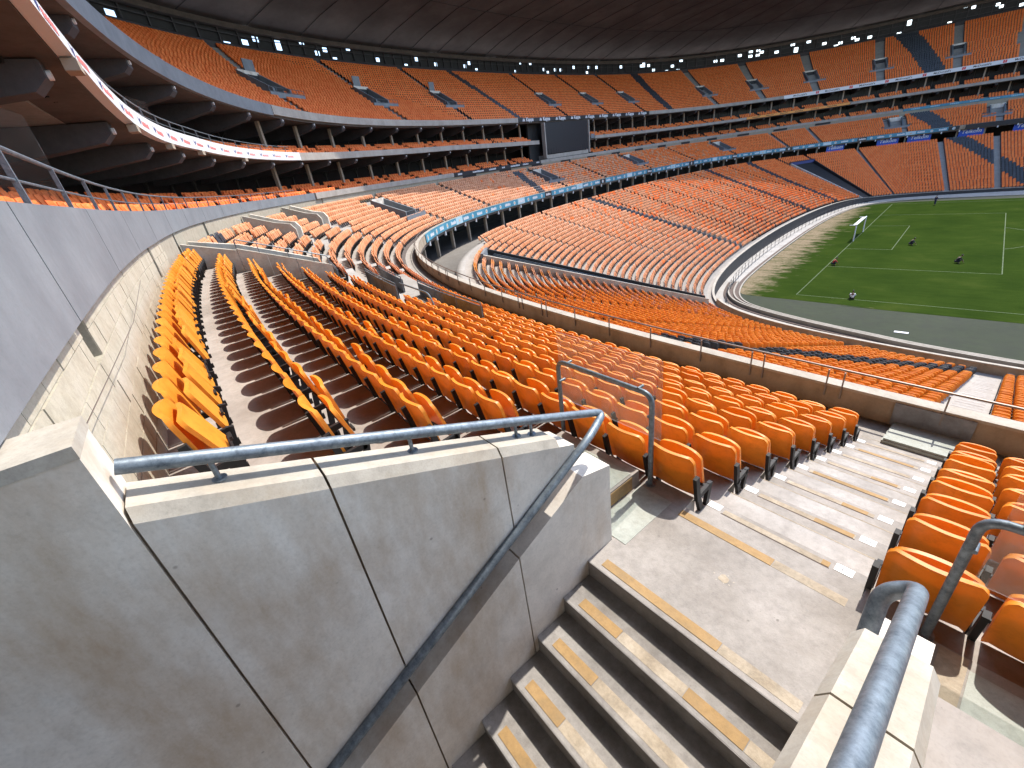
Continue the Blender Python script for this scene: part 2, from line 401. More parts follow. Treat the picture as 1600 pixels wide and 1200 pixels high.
# ------------------------------------------------------------------ the ground
mb = MB(); mb.add([(-420,-420,-.35),(520,-420,-.35),(520,520,-.35),(-420,520,-.35)], [(0,1,2,3)])
structure(mb, 'ground', M['path'])
def sheet(name, poly, z, mat):
    b = MB(); b.add([(x,y,z) for x,y in poly], [tuple(range(len(poly)))]); return structure(b, name, mat)
def smoothpoly(p, n=8):
    p = np.array(p, float); out = []
    for i in range(len(p)-1):
        p0 = p[max(i-1,0)]; p1 = p[i]; p2 = p[i+1]; p3 = p[min(i+2,len(p)-1)]
        for t in np.linspace(0, 1, n, endpoint=False):
            out.append(tuple(.5*((2*p1)+(-p0+p2)*t+(2*p0-5*p1+4*p2-p3)*t*t+(-p0+3*p1-3*p2+p3)*t**3)))
    out.append(tuple(p[-1])); return out
# inner edge of the kerb seen from the pitch, near side -> corner -> behind the goal -> far side
kerb_in = smoothpoly([(110,-13.4),(60,-13.2),(30,-12.6),(14.9,-11.2),(8,-9.6),(2.8,-8.0),(-1.1,-6.4),(-3.8,-4.7),(-5.5,-2.2),(-6.6,1.6),(-7.2,6),(-7.7,15),(-8.0,28),(-8.0,41),(-7.3,54),(-5.6,64),(-2.5,70),(3,73),(10,73.6),(30,74.2),(110,74.4)])
def offs(poly, d):
    p = np.array(poly); t = np.gradient(p, axis=0); t /= np.hypot(*t.T)[:,None]; nn = np.stack([t[:,1],-t[:,0]], 1)*-1
    return [tuple(q) for q in p+nn*d]
_c = np.array(offs(kerb_in, 1.)); SGN = 1 if _c[len(_c)//2][0] < kerb_in[len(kerb_in)//2][0] else -1
def off(d): return offs(kerb_in, SGN*d)
sheet('apron', kerb_in, -.012, M['apron'])
sheet('track', off(0.0)[:0]+off(9.), -.02, M['path'])
gx = smoothpoly([(110,-2.6),(14,-2.6),(6.8,-2.3),(0,-2.0),(-3,-1.95),(-5.6,-1.5),(-6.5,1.4),(-7.15,6),(-7.6,15),(-7.9,28),(-7.9,41),(-7.2,54),(-5.5,63.5),(-1,69.3),(10,70.4),(30,70.6),(110,70.8)])
sheet('pitch', gx, .0, M['grass'])
# stepped kerb with two brown gutters on the near side and corner
def band(poly_a, poly_b, z0, z1, b, mi=0, i0=0, i1=None):
    n = len(poly_a); i1 = i1 or n
    for i in range(i0, i1-1):
        a0, a1, b0, b1 = poly_a[i], poly_a[i+1], poly_b[i], poly_b[i+1]
        b.hexa([(*a0,z0),(*a1,z0),(*b1,z0),(*b0,z0),(*a0,z1),(*a1,z1),(*b1,z1),(*b0,z1)], mi)
K = [off(x) for x in (0,.16,.62,.80,1.26,1.44,1.9,2.25)]
iend = 8*9+4
mb = MB(); band(K[0], K[1], -.3, .10, mb, 0, 0, None); band(K[2], K[3], -.3, .26, mb, 0, 0, iend); band(K[4], K[5], -.3, .42, mb, 0, 0, iend)
band(K[1], K[2], -.3, .012, mb, 1, 0, iend); band(K[3], K[4], -.3, .13, mb, 1, 0, iend); band(K[5], K[6], -.3, .05, mb, 1, 0, iend)
band(K[1], K[2], -.3, .012, mb, 1, iend-1, None)
tag(mb.build('stepped_kerb', [M['kerb'], M['gutter']]), 'pale stepped kerb with brown gutters curving round the pitch corner', 'kerb')
# pitch markings
mb = MB(); W = .05
def ln(x0,y0,x1,y1): mb.add([(x0,y0,.005),(x1,y0,.005),(x1,y1,.005),(x0,y1,.005)], [(0,1,2,3)])
ln(-W,0,W,68); ln(0,-W,105,W); ln(0,68-W,105,68+W)
ln(W,13.84-W,16.5,13.84+W); ln(16.5-W,13.84,16.5+W,54.16); ln(W,54.16-W,16.5,54.16+W)
ln(W,24.84-W,5.5,24.84+W); ln(5.5-W,24.84,5.5+W,43.16); ln(W,43.16-W,5.5,43.16+W)
aa = [math.radians(a) for a in np.linspace(-53, 53, 17)]
for a, c in zip(aa[:-1], aa[1:]):
    mb.add([(11+9.09*math.cos(a),34+9.09*math.sin(a),.005),(11+9.21*math.cos(a),34+9.21*math.sin(a),.005),(11+9.21*math.cos(c),34+9.21*math.sin(c),.005),(11+9.09*math.cos(c),34+9.09*math.sin(c),.005)], [(0,1,2,3)])
structure(mb, 'pitch_lines', M['paint'])
# goal
g = empty('football_goal', (0,34,0), 'white football goal without a net on the goal line', 'goal')
for y in (30.28, 37.72):
    b = MB(); b.tube([(0,y,0),(0,y,2.5)], .09, 10); b.build('goal_post', M['white'], g, True)
b = MB(); b.tube([(0,30.2,2.5),(0,37.8,2.5)], .09, 10); b.build('crossbar', M['white'], g, True)
for y in (30.28, 37.72):
    b = MB(); b.tube([(0,y,2.45),(-.9,y,2.42)], .045, 8); b.build('net_arm', M['white'], g, True)
b = MB(); b.hexa([(-.5,30.3,2.40),(-.08,30.3,2.40),(-.08,37.7,2.40),(-.5,37.7,2.40),(-.5,30.3,2.43),(-.08,30.3,2.43),(-.08,37.7,2.43),(-.5,37.7,2.43)]); b.build('rolled_net', M['white'], g)

# ------------------------------------------------------------------ terraces (stepped concrete)
def terrace(name, rows, s0, s1, zoff, mat, step=1.5, drop=.3):      # rows: list of (d_front, d_back, z)
    n = max(2, int(math.ceil((s1-s0)/step))+1); ss = np.linspace(s0, s1, n); dz = zoff(ss)
    prof = []
    prof.append((rows[-1][0], rows[-1][2]-drop))
    for d0, d1, z in rows[::-1]: prof += [(d0, z), (d1, z)]
    cols = [XA(ss, d, z+dz) for d, z in prof]; k = len(prof)
    V = np.stack(cols, 1).reshape(-1, 3)
    i, j = np.meshgrid(np.arange(n-1), np.arange(k-1), indexing='ij')
    F = np.stack([i*k+j, (i+1)*k+j, (i+1)*k+j+1, i*k+j+1], -1).reshape(-1, 4)
    return baked(name, V, F, None, [mat], None, None, None, 'structure')
def nk(k): return 6.24-.793*k                                          # nosing of middle-tier row k
def fk(k): return -(3.2+.33*k)                                         # its floor
def mrow(k): return (nk(k) if k < 7 else .12, nk(k-1) if k > -4 else 10.62, fk(k))
MID = [mrow(k) for k in range(-4, 8)]                                  # back row first
ZERO = lambda s: np.zeros_like(s)
terrace('middle_terrace', MID, SMIN, 39.02, zmid, M['tread'])
for a_, c_ in ((39.02, 39.31), (40.52, 40.96)): terrace('middle_terrace', MID[4:], a_, c_, zmid, M['tread'])
def na(k): return 6.40-.793*k                                          # the gangway's own nosings
terrace('gangway_treads', [(na(k) if k < 7 else .12, na(k-1), fk(k)) for k in range(0, 8)], 39.31, 40.52, zmid, M['landing'])
terrace('middle_terrace', MID, 40.96, 56.25, zmid, M['tread'], 1.)
terrace('middle_terrace', MID[7:], 56.25, 57.95, zmid, M['tread'], .85)
terrace('middle_terrace', MID, 57.95, SMAX, zmid, M['terr'], 2.)
NL = 33
def dl(j): return -29.2+.8*j                                           # lower tier, j = 0 front row
def fl_(j): return -16.62+.267*j
LOW = [(dl(j), dl(j+1), fl_(j)) for j in range(NL)][::-1]
LOW = [(dl(NL), 9., -8.65)]+LOW
terrace('lower_terrace', LOW, SMIN, SMAX, zlow, M['terr'], 2., 1.2)
NU = 25
def du(j): return 11.75+.8*j
def fu(j): return 6.75+.47*j
UPP = [(du(j), du(j+1), fu(j)) for j in range(NU)][::-1]
def zupo(s): return zup(s)-7.25
terrace('upper_terrace', UPP, SMIN, SMAX, zupo, M['terr'], 2.)

# ------------------------------------------------------------------ lower front wall, concourse, parapet
for a_, c_, mt_, lb_ in ((SMIN, 88., 'parap', 'low brown concrete wall in front of the nearest lowest seats'), (88.02, SMAX, 'darkwall', 'low wall painted shade-dark before the lowest seats behind the goal and opposite')):
    zt_ = -15.98 if a_ < 80 else -16.4
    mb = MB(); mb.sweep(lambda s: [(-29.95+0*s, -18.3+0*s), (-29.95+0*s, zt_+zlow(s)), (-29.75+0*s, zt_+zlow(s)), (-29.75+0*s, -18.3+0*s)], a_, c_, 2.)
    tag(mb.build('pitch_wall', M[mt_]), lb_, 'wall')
zt2_ = lambda s: np.where(s < 88, -15.9, -16.32)+zlow(s)
for a_, c_, lb_ in ((SMIN, 88., 'thin pale coping on the brown low wall nearest the camera'), (88.02, SMAX, 'thin pale coping on the shade-dark low wall behind the goal')):
    mb = MB(); mb.sweep(lambda s: [(-29.97+0*s, zt2_(s)-.08), (-29.97+0*s, zt2_(s)), (-29.72+0*s, zt2_(s)), (-29.72+0*s, zt2_(s)-.08)], a_, c_, 2.); tag(mb.build('wall_coping', M['parcap']), lb_, 'coping')
mb = MB(); mb.sweep(lambda s: [(-29.76+0*s, -16.64+zlow(s)), (-29.2+0*s, -16.64+zlow(s)), (-29.2+0*s, -16.9+zlow(s)), (-29.76+0*s, -16.9+zlow(s))], SMIN, SMAX, 2.); structure(mb, 'front_walkway', M['terr'])
# middle-tier parapet: one thing with cap and face
par = empty('parapet_wall', X(40,0,-5.6), 'long stained concrete parapet along the front of the middle tier', 'parapet')
mb = MB(); mb.sweep(lambda s: [(-.12+0*s, zpar(s)-.9), (-.12+0*s, zpar(s)-.06), (.12+0*s, zpar(s)-.06), (.12+0*s, zpar(s)-.9)], SMIN, SMAX, 1.); mb.build('wall_face', M['parap'], par)
mb = MB(); mb.sweep(lambda s: [(-.15+0*s, zpar(s)-.058), (-.15+0*s, zpar(s)), (.14+0*s, zpar(s)), (.14+0*s, zpar(s)-.058)], SMIN, SMAX, 1.); mb.build('coping', M['parcap'], par)
# slab under the middle tier and the concourse behind the lower tier
mb = MB(); mb.sweep(lambda s: [(-.05+0*s, zpar(s)-.92), (8.8+0*s, -3.2+zmid(s)), (8.8+0*s, -3.4+zmid(s)), (-.05+0*s, zpar(s)-1.15)], SMIN, 38.9, 2.); 
mb.sweep(lambda s: [(-.05+0*s, zpar(s)-.92), (7.1+0*s, -4.2+zmid(s)), (7.1+0*s, -4.4+zmid(s)), (-.05+0*s, zpar(s)-1.15)], 38.9, 58, 1.)
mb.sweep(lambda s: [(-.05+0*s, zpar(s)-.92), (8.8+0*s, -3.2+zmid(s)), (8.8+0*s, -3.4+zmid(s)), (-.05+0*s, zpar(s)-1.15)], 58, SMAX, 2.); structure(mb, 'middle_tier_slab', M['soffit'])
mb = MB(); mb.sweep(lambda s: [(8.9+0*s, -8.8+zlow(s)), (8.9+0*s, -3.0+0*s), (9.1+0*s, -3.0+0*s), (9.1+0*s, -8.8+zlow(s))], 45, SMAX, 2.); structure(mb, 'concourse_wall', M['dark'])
ci = 0
for s in np.arange(84, 262, 4.9):
    b = MB(); z0 = -8.65+float(zlow(s)); z1 = float(zpar(s))-.95
    b.rbox(s-.16, s+.16, 1.0, 1.35, z0, z1-.02)
    o = b.build('concourse_column', M['column']); ci += 1
    tag(o, 'thin pale column under the blue banner in the dark lower concourse', 'column', 'columns along the lower concourse')
for s in np.arange(82.5, 262, 3.3):
    b = MB(); z1 = float(zpar(s))-1.0; c = Vector(X(s, -.02, z1-.18)); b.tube([c+Vector((0,0,.2)), c, c+Vector((.0,.0,-.22))], .13, 8)
    tag(b.build('hanging_lamp', M['white'], None, True), 'small white lamp hanging below the banner on the middle tier edge', 'lamp', 'lamps under the middle tier edge')

# ------------------------------------------------------------------ suite levels: fascias, soffits, beams, glass
def strip(name, d0, d1, ztop, h, s0, s1, mat, label, step=1.5, cat='fascia'):
    b = MB(); b.sweep(lambda s: [(d0+0*s, ztop(s)-h(s)), (d0+0*s, ztop(s)), (d1+0*s, ztop(s)), (d1+0*s, ztop(s)-h(s))], s0, s1, step)
    return tag(b.build(name, mat), label, cat)
H = lambda v: (lambda s: v+0*s)
# lowest fascia, near: panels with open joints, each its own piece
f1 = empty('balcony_fascia', X(50,10.5,-.6), 'grey painted fascia of big panels sweeping over the cream block wall', 'fascia')
joints = [SMIN, 20, 32, 36.2, 39.35, 42.86, 46.0, 49.3, 52.6, 56., 59.5, 63., 66.5, 70., 73.5, 77., 80.5, 83.]
h1 = lambda s: np.interp(s, [0,52,60,70], [.76,.74,.66,.6])
for a, c in zip(joints[:-1], joints[1:]):
    b = MB(); b.sweep(lambda s: [(10.49+0*s, zs1(s)-h1(s)), (10.49+0*s, zs1(s)), (10.72+0*s, zs1(s)), (10.72+0*s, zs1(s)-h1(s))], a+.012, c-.012, .7)
    b.build('panel', M['fascia'], f1)
b = MB(); b.sweep(lambda s: [(10.53+0*s, zs1(s)-h1(s)+.03), (10.53+0*s, zs1(s)-.02), (10.68+0*s, zs1(s)-.02), (10.68+0*s, zs1(s)-h1(s)+.03)], joints[0], 83, 1.); b.build('joint_backing', M['joint'], f1)
strip('balcony_fascia', 10.36, 10.62, zs1, H(.58), 83.05, 109.9, M['fasciac'], 'pale concrete fascia right of the grey panels below the lower boxes')
strip('banner_board', 10.30, 10.62, zs1, H(.62), 110., 133.2, M['blackprint'], 'long black advertising board on the lower box fascia with white lettering', cat='banner')
strip('balcony_fascia', 10.36, 10.62, zs1, H(.58), 133.3, 240.5, M['fasciac'], 'very long pale concrete fascia running under the black screen to the far side')
strip('banner_board', 10.36, 10.62, zs1, H(.6), 240.6, SMAX, M['banner'], 'pale blue advertising band on the far lower box fascia', cat='banner')
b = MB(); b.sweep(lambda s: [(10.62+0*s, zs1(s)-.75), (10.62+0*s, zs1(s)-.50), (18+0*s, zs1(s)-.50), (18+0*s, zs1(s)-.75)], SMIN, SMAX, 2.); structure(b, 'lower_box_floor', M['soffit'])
# second fascia
strip('banner_board', 10.22, 10.45, zs2, h2, SMIN, 82.2, M['white'], 'long white advertising board with small navy and red marks curving overhead', 1., 'banner')
strip('balcony_fascia', 10.35, 10.6, zs2, H(.66), 82.3, 133.4, M['fasciac'], 'pale concrete fascia between the white board and the black screen')
strip('balcony_fascia', 10.35, 10.6, zs2, H(.62), 152.2, 207, M['fasciac'], 'pale concrete fascia between the black screen and the orange banner')
strip('banner_board', 10.30, 10.6, zs2, H(.55), 207.1, 230, M['orangeprint'], 'orange advertising band on the upper box fascia across the pitch', cat='banner')
strip('balcony_fascia', 10.35, 10.6, zs2, H(.62), 230.1, SMAX, M['fasciac'], 'pale concrete fascia at far right beyond the orange banner')
b = MB(); b.sweep(lambda s: [(10.46+0*s, zs2(s)-h2(s)-.03), (10.46+0*s, zs2(s)-h2(s)+.2), (18+0*s, zs2(s)-h2(s)+.2), (18+0*s, zs2(s)-h2(s)-.08)], SMIN, 133.4, 2.)
b.sweep(lambda s: [(10.62+0*s, zs2(s)-.78), (10.62+0*s, zs2(s)-.45), (18+0*s, zs2(s)-.3), (18+0*s, zs2(s)-.6)], 150.5, SMAX, 2.); structure(b, 'upper_box_floor', M['soffit'])
# upper-tier fascia
strip('tier_fascia', 10.95, 11.2, zup, lambda s: np.interp(s, [0,60,81], [.95,.9,.82]), SMIN, 81.4, M['fascia'], 'blue grey painted fascia along the front of the upper tier, left end', 1.)
strip('tier_fascia', 10.95, 11.2, zup, H(.72), 81.5, 128.6, M['fasciac'], 'beige concrete fascia of the upper tier left of the black lettered band')
strip('banner_board', 10.90, 11.2, zup, H(.66), 128.7, 174, M['blackprint'], 'black band with repeated white words on the upper tier edge', cat='banner')
strip('tier_fascia', 10.95, 11.2, zup, H(.75), 174.1, 215.9, M['fasciac'], 'beige concrete fascia of the upper tier between black and white bands')
strip('banner_board', 10.90, 11.2, zup, H(.85), 216, SMAX, M['white'], 'white advertising band with dark words and red logos on far upper tier', cat='banner')
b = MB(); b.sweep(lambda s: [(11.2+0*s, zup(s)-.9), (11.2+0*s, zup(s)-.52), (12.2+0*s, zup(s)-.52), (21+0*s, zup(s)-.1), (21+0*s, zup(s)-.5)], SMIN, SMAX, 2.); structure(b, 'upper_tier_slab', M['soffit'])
b = MB(); b.sweep(lambda s: [(11.25+0*s, zup(s)-.52), (11.25+0*s, zup(s)-.47), (11.76+0*s, zup(s)-.47), (11.76+0*s, zup(s)-.52)], SMIN, SMAX, 2.); structure(b, 'upper_walkway', M['terr'])
# radial beams under both soffits (near left they read clearly)
for lvl, zt, d0, dep, nm in ((2, zs2, 10.75, .8, 'lower'), (3, zup, 11.3, .95, 'upper')):
    ss_ = list(np.arange(37.5, 132, 4.55))+list(np.arange(153, 262, 4.9))
    for i, s in enumerate(ss_):
        zt_ = float(zt(s))-float(h2(s))-.05 if lvl == 2 else float(zt(s))-.91
        b = MB(); b.prism([(d0, zt_-.28), (d0, zt_), (18.4, zt_+(.02 if lvl == 2 else .3)), (18.4, zt_-dep-.2), (d0+2.6, zt_-dep), (d0+.25, zt_-.5)], s-.24, s+.24)
        tag(b.build('soffit_beam', M['beam']), 'dark tapered concrete beam under the %s balcony, rounded at its outer end' % nm, 'beam', 'beams under the %s balcony' % nm)
    for i, s in enumerate(ss_[:26]):
        zt_ = float(zt(s))-(.95 if lvl == 3 else float(h2(s))+.2); c = Vector(X(s, d0-.05, zt_-.05)); n_ = Vector((*nrm(np.float64(s)), 0))
        b = MB(); b.tube([c-n_*.02, c+n_*.16], .085, 10)
        tag(b.build('spot_lamp', M['white'], None, True), 'small round white lamp on the end of a beam under the %s balcony' % nm, 'lamp', 'lamps on the %s balcony beams' % nm)
# wooden looking speaker boxes below the white board
for qi, s in enumerate((51.2, 56.4, 61.5, 66.4, 73.2)):
    b = MB(); z1 = float(zs2(s)-h2(s))-.01; b.rbox(s-.2, s+.2, 10.2, 10.44, z1-.2, z1)
    tag(b.build('speaker_box', M['column']), 'small tan box hung under the white board, %s from the left' % numw(qi+1), 'box', 'tan boxes under the white board')
# glass backs of the boxes with mullions
for zt, h0, h1_, nm in ((zs1, -.5, 2.75, 'lower'), (zs2, -.35, 3.0, 'upper')):
    gl = empty('glazed_front', X(60, 17, float(zt(60))), 'dark glazed front of the %s row of boxes with thin frames' % nm, 'glazing')
    zt2 = (lambda s: zs2(s)-.5) if zt is zs1 else (lambda s: zup(s)-.45)
    for a, c in ((SMIN, SMAX),):
        b = MB(); b.sweep(lambda s: [(17+0*s, zt(s)+h0), (17+0*s, zt2(s)), (17.1+0*s, zt2(s)), (17.1+0*s, zt(s)+h0)], a, c, 2.); b.build('pane', M['darkglass'], gl)
    b = MB()
    for s in np.arange(36, 262, 2.3):
        if 132 < s < 152: continue
        z = float(zt(s)); b.rbox(s-.05, s+.05, 16.86, 16.99, z+h0+.05, z+h1_-.05)
        if 40 < s < 110:
            for q in range(8):                                       # arched heads
                a0, a1 = math.pi*q/8, math.pi*(q+1)/8
                p = [(s+1.15-1.0*math.cos(a), z+1.75+.75*math.sin(a)) for a in (a0, a1)]
                b.hexa([X(p[0][0],16.88,p[0][1]), X(p[1][0],16.88,p[1][1]), X(p[1][0],16.98,p[1][1]), X(p[0][0],16.98,p[0][1]), X(p[0][0],16.88,p[0][1]+.07), X(p[1][0],16.88,p[1][1]+.07), X(p[1][0],16.98,p[1][1]+.07), X(p[0][0],16.98,p[0][1]+.07)])
    b.build('frame', M['mull'], gl)
for s in np.arange(82, 262, 4.9):
    if 132 < s < 152: continue
    for zt, h, d_, nm in ((zs1, lambda s: float(zs2(s))-.8, 12.9, 'lower'), (zs2, lambda s: float(zup(s))-.93, 12.9, 'upper')):
        b = MB(); b.rbox(s-.13, s+.13, d_, d_+.28, float(zt(s))-.2, h(s))
        tag(b.build('box_column', M['column']), 'slim brown column standing among the seats of the %s boxes' % nm, 'column', 'columns in the %s boxes' % nm)

# ------------------------------------------------------------------ upper back wall with daylight openings, roof
b = MB(); b.sweep(lambda s: [(31.8+0*s, 17.6+zupo(s)), (31.8+0*s, 19.0+zupo(s)), (32.4+0*s, 19.3+zupo(s)), (32.4+0*s, 17.6+zupo(s))], SMIN, SMAX, 2.)
tag(b.build('back_ledge', M['beam']), 'dark grey ledge behind the topmost row of the upper tier', 'ledge')
wall = empty('back_screen', X(120,36,19), 'dark slatted screen wall with scattered daylight openings under the roof', 'wall')
b = MB(); lat = MB(); rs = random.Random(3)
cell = .62; zs0 = 18.6; nzr = 8
s = SMIN
while s < SMAX-cell:
    dens = .045 if s < 190 else .08
    for j in range(nzr):
        z0 = zs0+j*.62+float(zupo(s))
        if 1 <= j <= 6 and rs.random() < dens: continue
        b.add([X(s,35.6,z0), X(s+cell,35.6,z0), X(s+cell,35.6,z0+.62), X(s,35.6,z0+.62)], [(0,1,2,3)])
    s += cell
b.build('panel_field', M['dark'], wall)
for s in np.arange(60, 262, 1.86): lat.rbox(s-.05, s+.05, 35.3, 35.55, 18.8+float(zupo(s)), 23.4)
for z in (20.0, 21.3, 22.5): lat.sweep(lambda q: [(35.25+0*q, z+zupo(q)), (35.25+0*q, z+.1+zupo(q)), (35.33+0*q, z+.1+zupo(q)), (35.33+0*q, z+zupo(q))], 60, 262, 3.)
lat.build('lattice', M['beam'], wall)
def redge(s): return np.interp(s, [SMIN,40,75,95,120,150,190,230,SMAX], [-4.0,-4.0,-2.5,2.0,3.0,1.0,-3.5,-5.0,-5.0])
roof = empty('stadium_roof', X(150,20,22.4), 'broad dark roof membrane over the upper tier with faint radial seams', 'roof')
b = MB(); b.sweep(lambda s: [(36.3+0*s, 22.55+0*s), (30+0*s, 24.3+0*s), (22+0*s, 26.0+0*s), (redge(s)*.4+10, 27.4+0*s), (redge(s), 28+0*s), (redge(s), 29+0*s), (22+0*s, 28.4+0*s), (36.3+0*s, 25.5+0*s)], SMIN, SMAX, 2.); b.build('membrane', M['roofu'], roof, True)
b = MB(); b.sweep(lambda s: [(34.6+0*s, 21.9+0*s), (34.6+0*s, 22.5+0*s), (35.4+0*s, 22.5+0*s), (35.4+0*s, 21.9+0*s)], SMIN, SMAX, 2.); b.build('ring_beam', M['soffit'], roof)
for s in np.arange(40, 262, 6.2):
    b = MB(); q = float(redge(s))
    pts = [(35,22.75),(30,24.22),(22,25.92),(q*.4+10,27.3),(q+.3,27.92)]
    b.tube([X(s+(35-d)*.10, d, z) for d, z in pts], .05, 6); b.build('seam', M['beam'], roof)
for d, z in ((21.,25.95),):
    b = MB(); b.tube([X(s, d, z) for s in np.linspace(42, 262, 90)], .05, 5); b.build('ring_seam', M['beam'], roof)

# ------------------------------------------------------------------ big black screen
scr = empty('video_screen', X(142,10.8,.5), 'big blank black video screen set between the box levels', 'screen')
b = MB(); b.sweep(lambda s: [(10.7+0*s, .75+0*s), (10.7+0*s, 6.25+0*s), (11.1+0*s, 6.25+0*s), (11.1+0*s, .75+0*s)], 136, 150, 14.); b.build('display', M['screen'], scr)
b = MB()
for k in range(17): b.rbox(136.4+k*.82, 136.46+k*.82, 10.62, 10.69, .75, 1.7)
b.build('lower_louvres', M['beam'], scr)
for a in (135.3, 150.05):
    b = MB(); b.rbox(a+.25, a+.55, 10.6, 11.4, .0, 6.3); b.build('side_post', M['fasciac'], scr)
b = MB(); b.rbox(136, 150, 10.75, 13, -.1, .6); b.build('plinth', M['fasciac'], scr)
b = MB(); b.sweep(lambda s: [(13+0*s, -.2+0*s), (13+0*s, 6.5+0*s), (13.4+0*s, 6.5+0*s), (13.4+0*s, -.2+0*s)], 133.3, 152.2, 2.); b.build('backing_wall', M['dark'], scr)
b = MB(); b.sweep(lambda s: [(10.4+1.0*np.sin((s-151)/1.2*1.2)**2*0, zs2(s)-.5), (10.4+0*s, zs2(s)+.35), (10.5+0*s, zs2(s)+.35), (10.5+0*s, zs2(s)-.5)], 150.8, 152.1, .4)
tag(b.build('balcony_wall', M['fascia']), 'short grey balcony front right beside the black screen', 'balcony')

# ------------------------------------------------------------------ cream block wall behind the back row
bw = empty('block_wall', X(46,10.5,-1.88), 'cream painted block wall behind the back row of seats', 'wall')
gaps = [(42.98,43.27), (50.85,51.15), (56.0,56.3), (62.3,62.7)]
bx = MB(); bx.rbox(-.19,0,0,0,0,0) if False else None
me_blk = None; cnt = 0
hb = .197
zb0 = -1.88
for r in range(7):
    s = 41.0-(.2 if r % 2 else 0)
    while s < 53.0:
        s0, s1 = max(s, 40.98), s+.4
        z0 = zb0+r*.2; z1 = min(z0+hb, -.6); cuts_ = [g for i_, g in enumerate(gaps) if z0 > (-.95 if i_ == 0 else -1.45)]
        for a, c in segs(s0, s1, cuts_):
            if c-a > .05 and z1-z0 > .04:
                b = MB(); jt = random.uniform(-.004,.004); b.rbox(a+.004, c-.004, 10.552+jt, 10.65, z0+.005, z1)
                b.build('block', M['block'], bw); cnt += 1
        s += .4
b = MB()
prev = 40.98
for g0, g1 in gaps+[(84,84)]:
    s_a = prev
    e = min(g0-.0, 84)
    b.sweep(lambda q: [(np.where(q < 53, 10.562, 10.555)+0*q, fk(-4)-.02+0*q), (np.where(q < 53, 10.562, 10.555)+0*q, zs1(q)-.60), (10.75+0*q, zs1(q)-.60), (10.75+0*q, fk(-4)-.02+0*q)], s_a, e, .8)
    prev = g1
b.sweep(lambda q: [(10.5+0*q, fk(-4)-.1+zmid(q)), (10.5+0*q, zs1(q)-.55), (10.75+0*q, zs1(q)-.55), (10.75+0*q, fk(-4)-.1+zmid(q))], 84.1, SMAX, 2.)
b.sweep(lambda q: [(10.5+0*q, fk(-4)-.1+zmid(q)), (10.5+0*q, zs1(q)-.80), (10.75+0*q, zs1(q)-.80), (10.75+0*q, fk(-4)-.1+zmid(q))], SMIN, 38.9, 2.)
b.build('rendered_backing', M['mortar'], bw)
for i_, (g0, g1) in enumerate(gaps): b = MB(); b.rbox(g0, g1, 10.559, 10.74, -1.9, (-.93 if i_ == 0 else -1.40)); b.build('infill', M['block'], bw)
b = MB()
for g0, g1 in gaps: b.rbox(g0, g1, 10.95, 11.0, -1.9, -.4)
b.build('recess_back', M['fascia'], bw)
b = MB()
for s in np.arange(112, 230, 9.3): b.rbox(s, s+3.2, 10.44, 10.49, float(zs1(s))-1.12, float(zs1(s))-.62)
b.build('dark_opening', M['dark'], bw)

# ------------------------------------------------------------------ the vomitory in the foreground
def zc(d): return -0.84-.396*(10.31-d)
def zu(d): return -1.80-.482*(d-8.31)
vomL = empty('vomitory_wall', X(40.85,9.2,-4.6), 'tall shaded concrete wall left of the stairs with raking top', 'wall')
def vom_wall(root, sf, sb, joints, dend, sgn):
    """sf = face towards the stairs, sb = outer face; joints in d from the free end outward"""
    g_ = .0055
    for i, (a, c) in enumerate(zip(joints[:-1], joints[1:])):
        a_, c_ = a+g_*(i > 0), c-g_
        lo = min(a_, c_)
        up = [(a_, zc(a_)-.055), (c_, zc(c_)-.055), (c_, zu(c_)), (a_, zu(a_))]
        if i == 0: up = [(a_-.0, zc(a_)-.055), (c_, zc(c_)-.055), (c_, zu(c_)), (a_-.13, zu(a_-.13)), (a_-.13, zu(a_-.13)+.07)]
        b = MB(); b.prism(up, sf, sb); b.build('upper_panel', M['wall'], root)
        b = MB()
        cw = .028*(1 if sb > sf else -1)
        t0, t1 = zc(a_), zc(c_)
        b.hexa([X(sf,a_,t0-.055),X(sf,c_,t1-.055),X(sb,c_,t1-.055),X(sb,a_,t0-.055),X(sf+cw,a_,t0),X(sf+cw,c_,t1),X(sb-cw,c_,t1),X(sb-cw,a_,t0)])
        b.build('coping', M['coping'], root)
    jl = [dend]+list(joints[1:])
    for i, (a, c) in enumerate(zip(jl[:-1], jl[1:])):
        a_, c_ = a+g_*(i > 0), c-g_
        top = [(a_, zu(a_)-.26 if i else -2.09), (c_, zu(c_)-.26)]
        if i == 0: top = [(a_, -2.09), (8.20, -2.02), (c_, zu(c_)-.26)]
        b = MB(); b.prism(top+[(c_, -6.2), (a_, -6.2 if a_ > 8.25 else -3.3)], sf, sb); b.build('lower_panel', M['wall'], root)
    k = 1 if sb > sf else -1
    b = MB(); b.prism([(8.42, zu(8.42)+.02), (joints[-1], zu(joints[-1])+.02), (joints[-1], zu(joints[-1])-.28), (8.42, zu(8.42)-.28)], sf+k*.13, sb-k*.012); b.build('recess_back', M['stair'], root)  # darker concrete paints the shade inside the rail slot, along with its dirt
    for q in joints[1:]:
        b = MB(); b.prism([(q-.02, zc(q)-.06), (q+.008, zc(q)-.06), (q+.008, zu(q)+.02), (q-.02, zu(q)+.02)], sf+k*.02, sb-k*.006); b.prism([(q-.02, zu(q)-.29), (q+.008, zu(q)-.29), (q+.008, -6), (q-.02, -6)], sf+k*.02, sb-k*.006); b.build('joint_filler', M['joint'], root)
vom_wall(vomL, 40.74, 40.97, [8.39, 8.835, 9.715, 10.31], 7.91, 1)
hiw = MB(); hiw.prism([(10.316, -.575), (14.5, -.56), (14.5, -6.2), (10.316, -6.2)], 40.74, 40.985); hiw.build('high_panel', M['wall'], vomL)
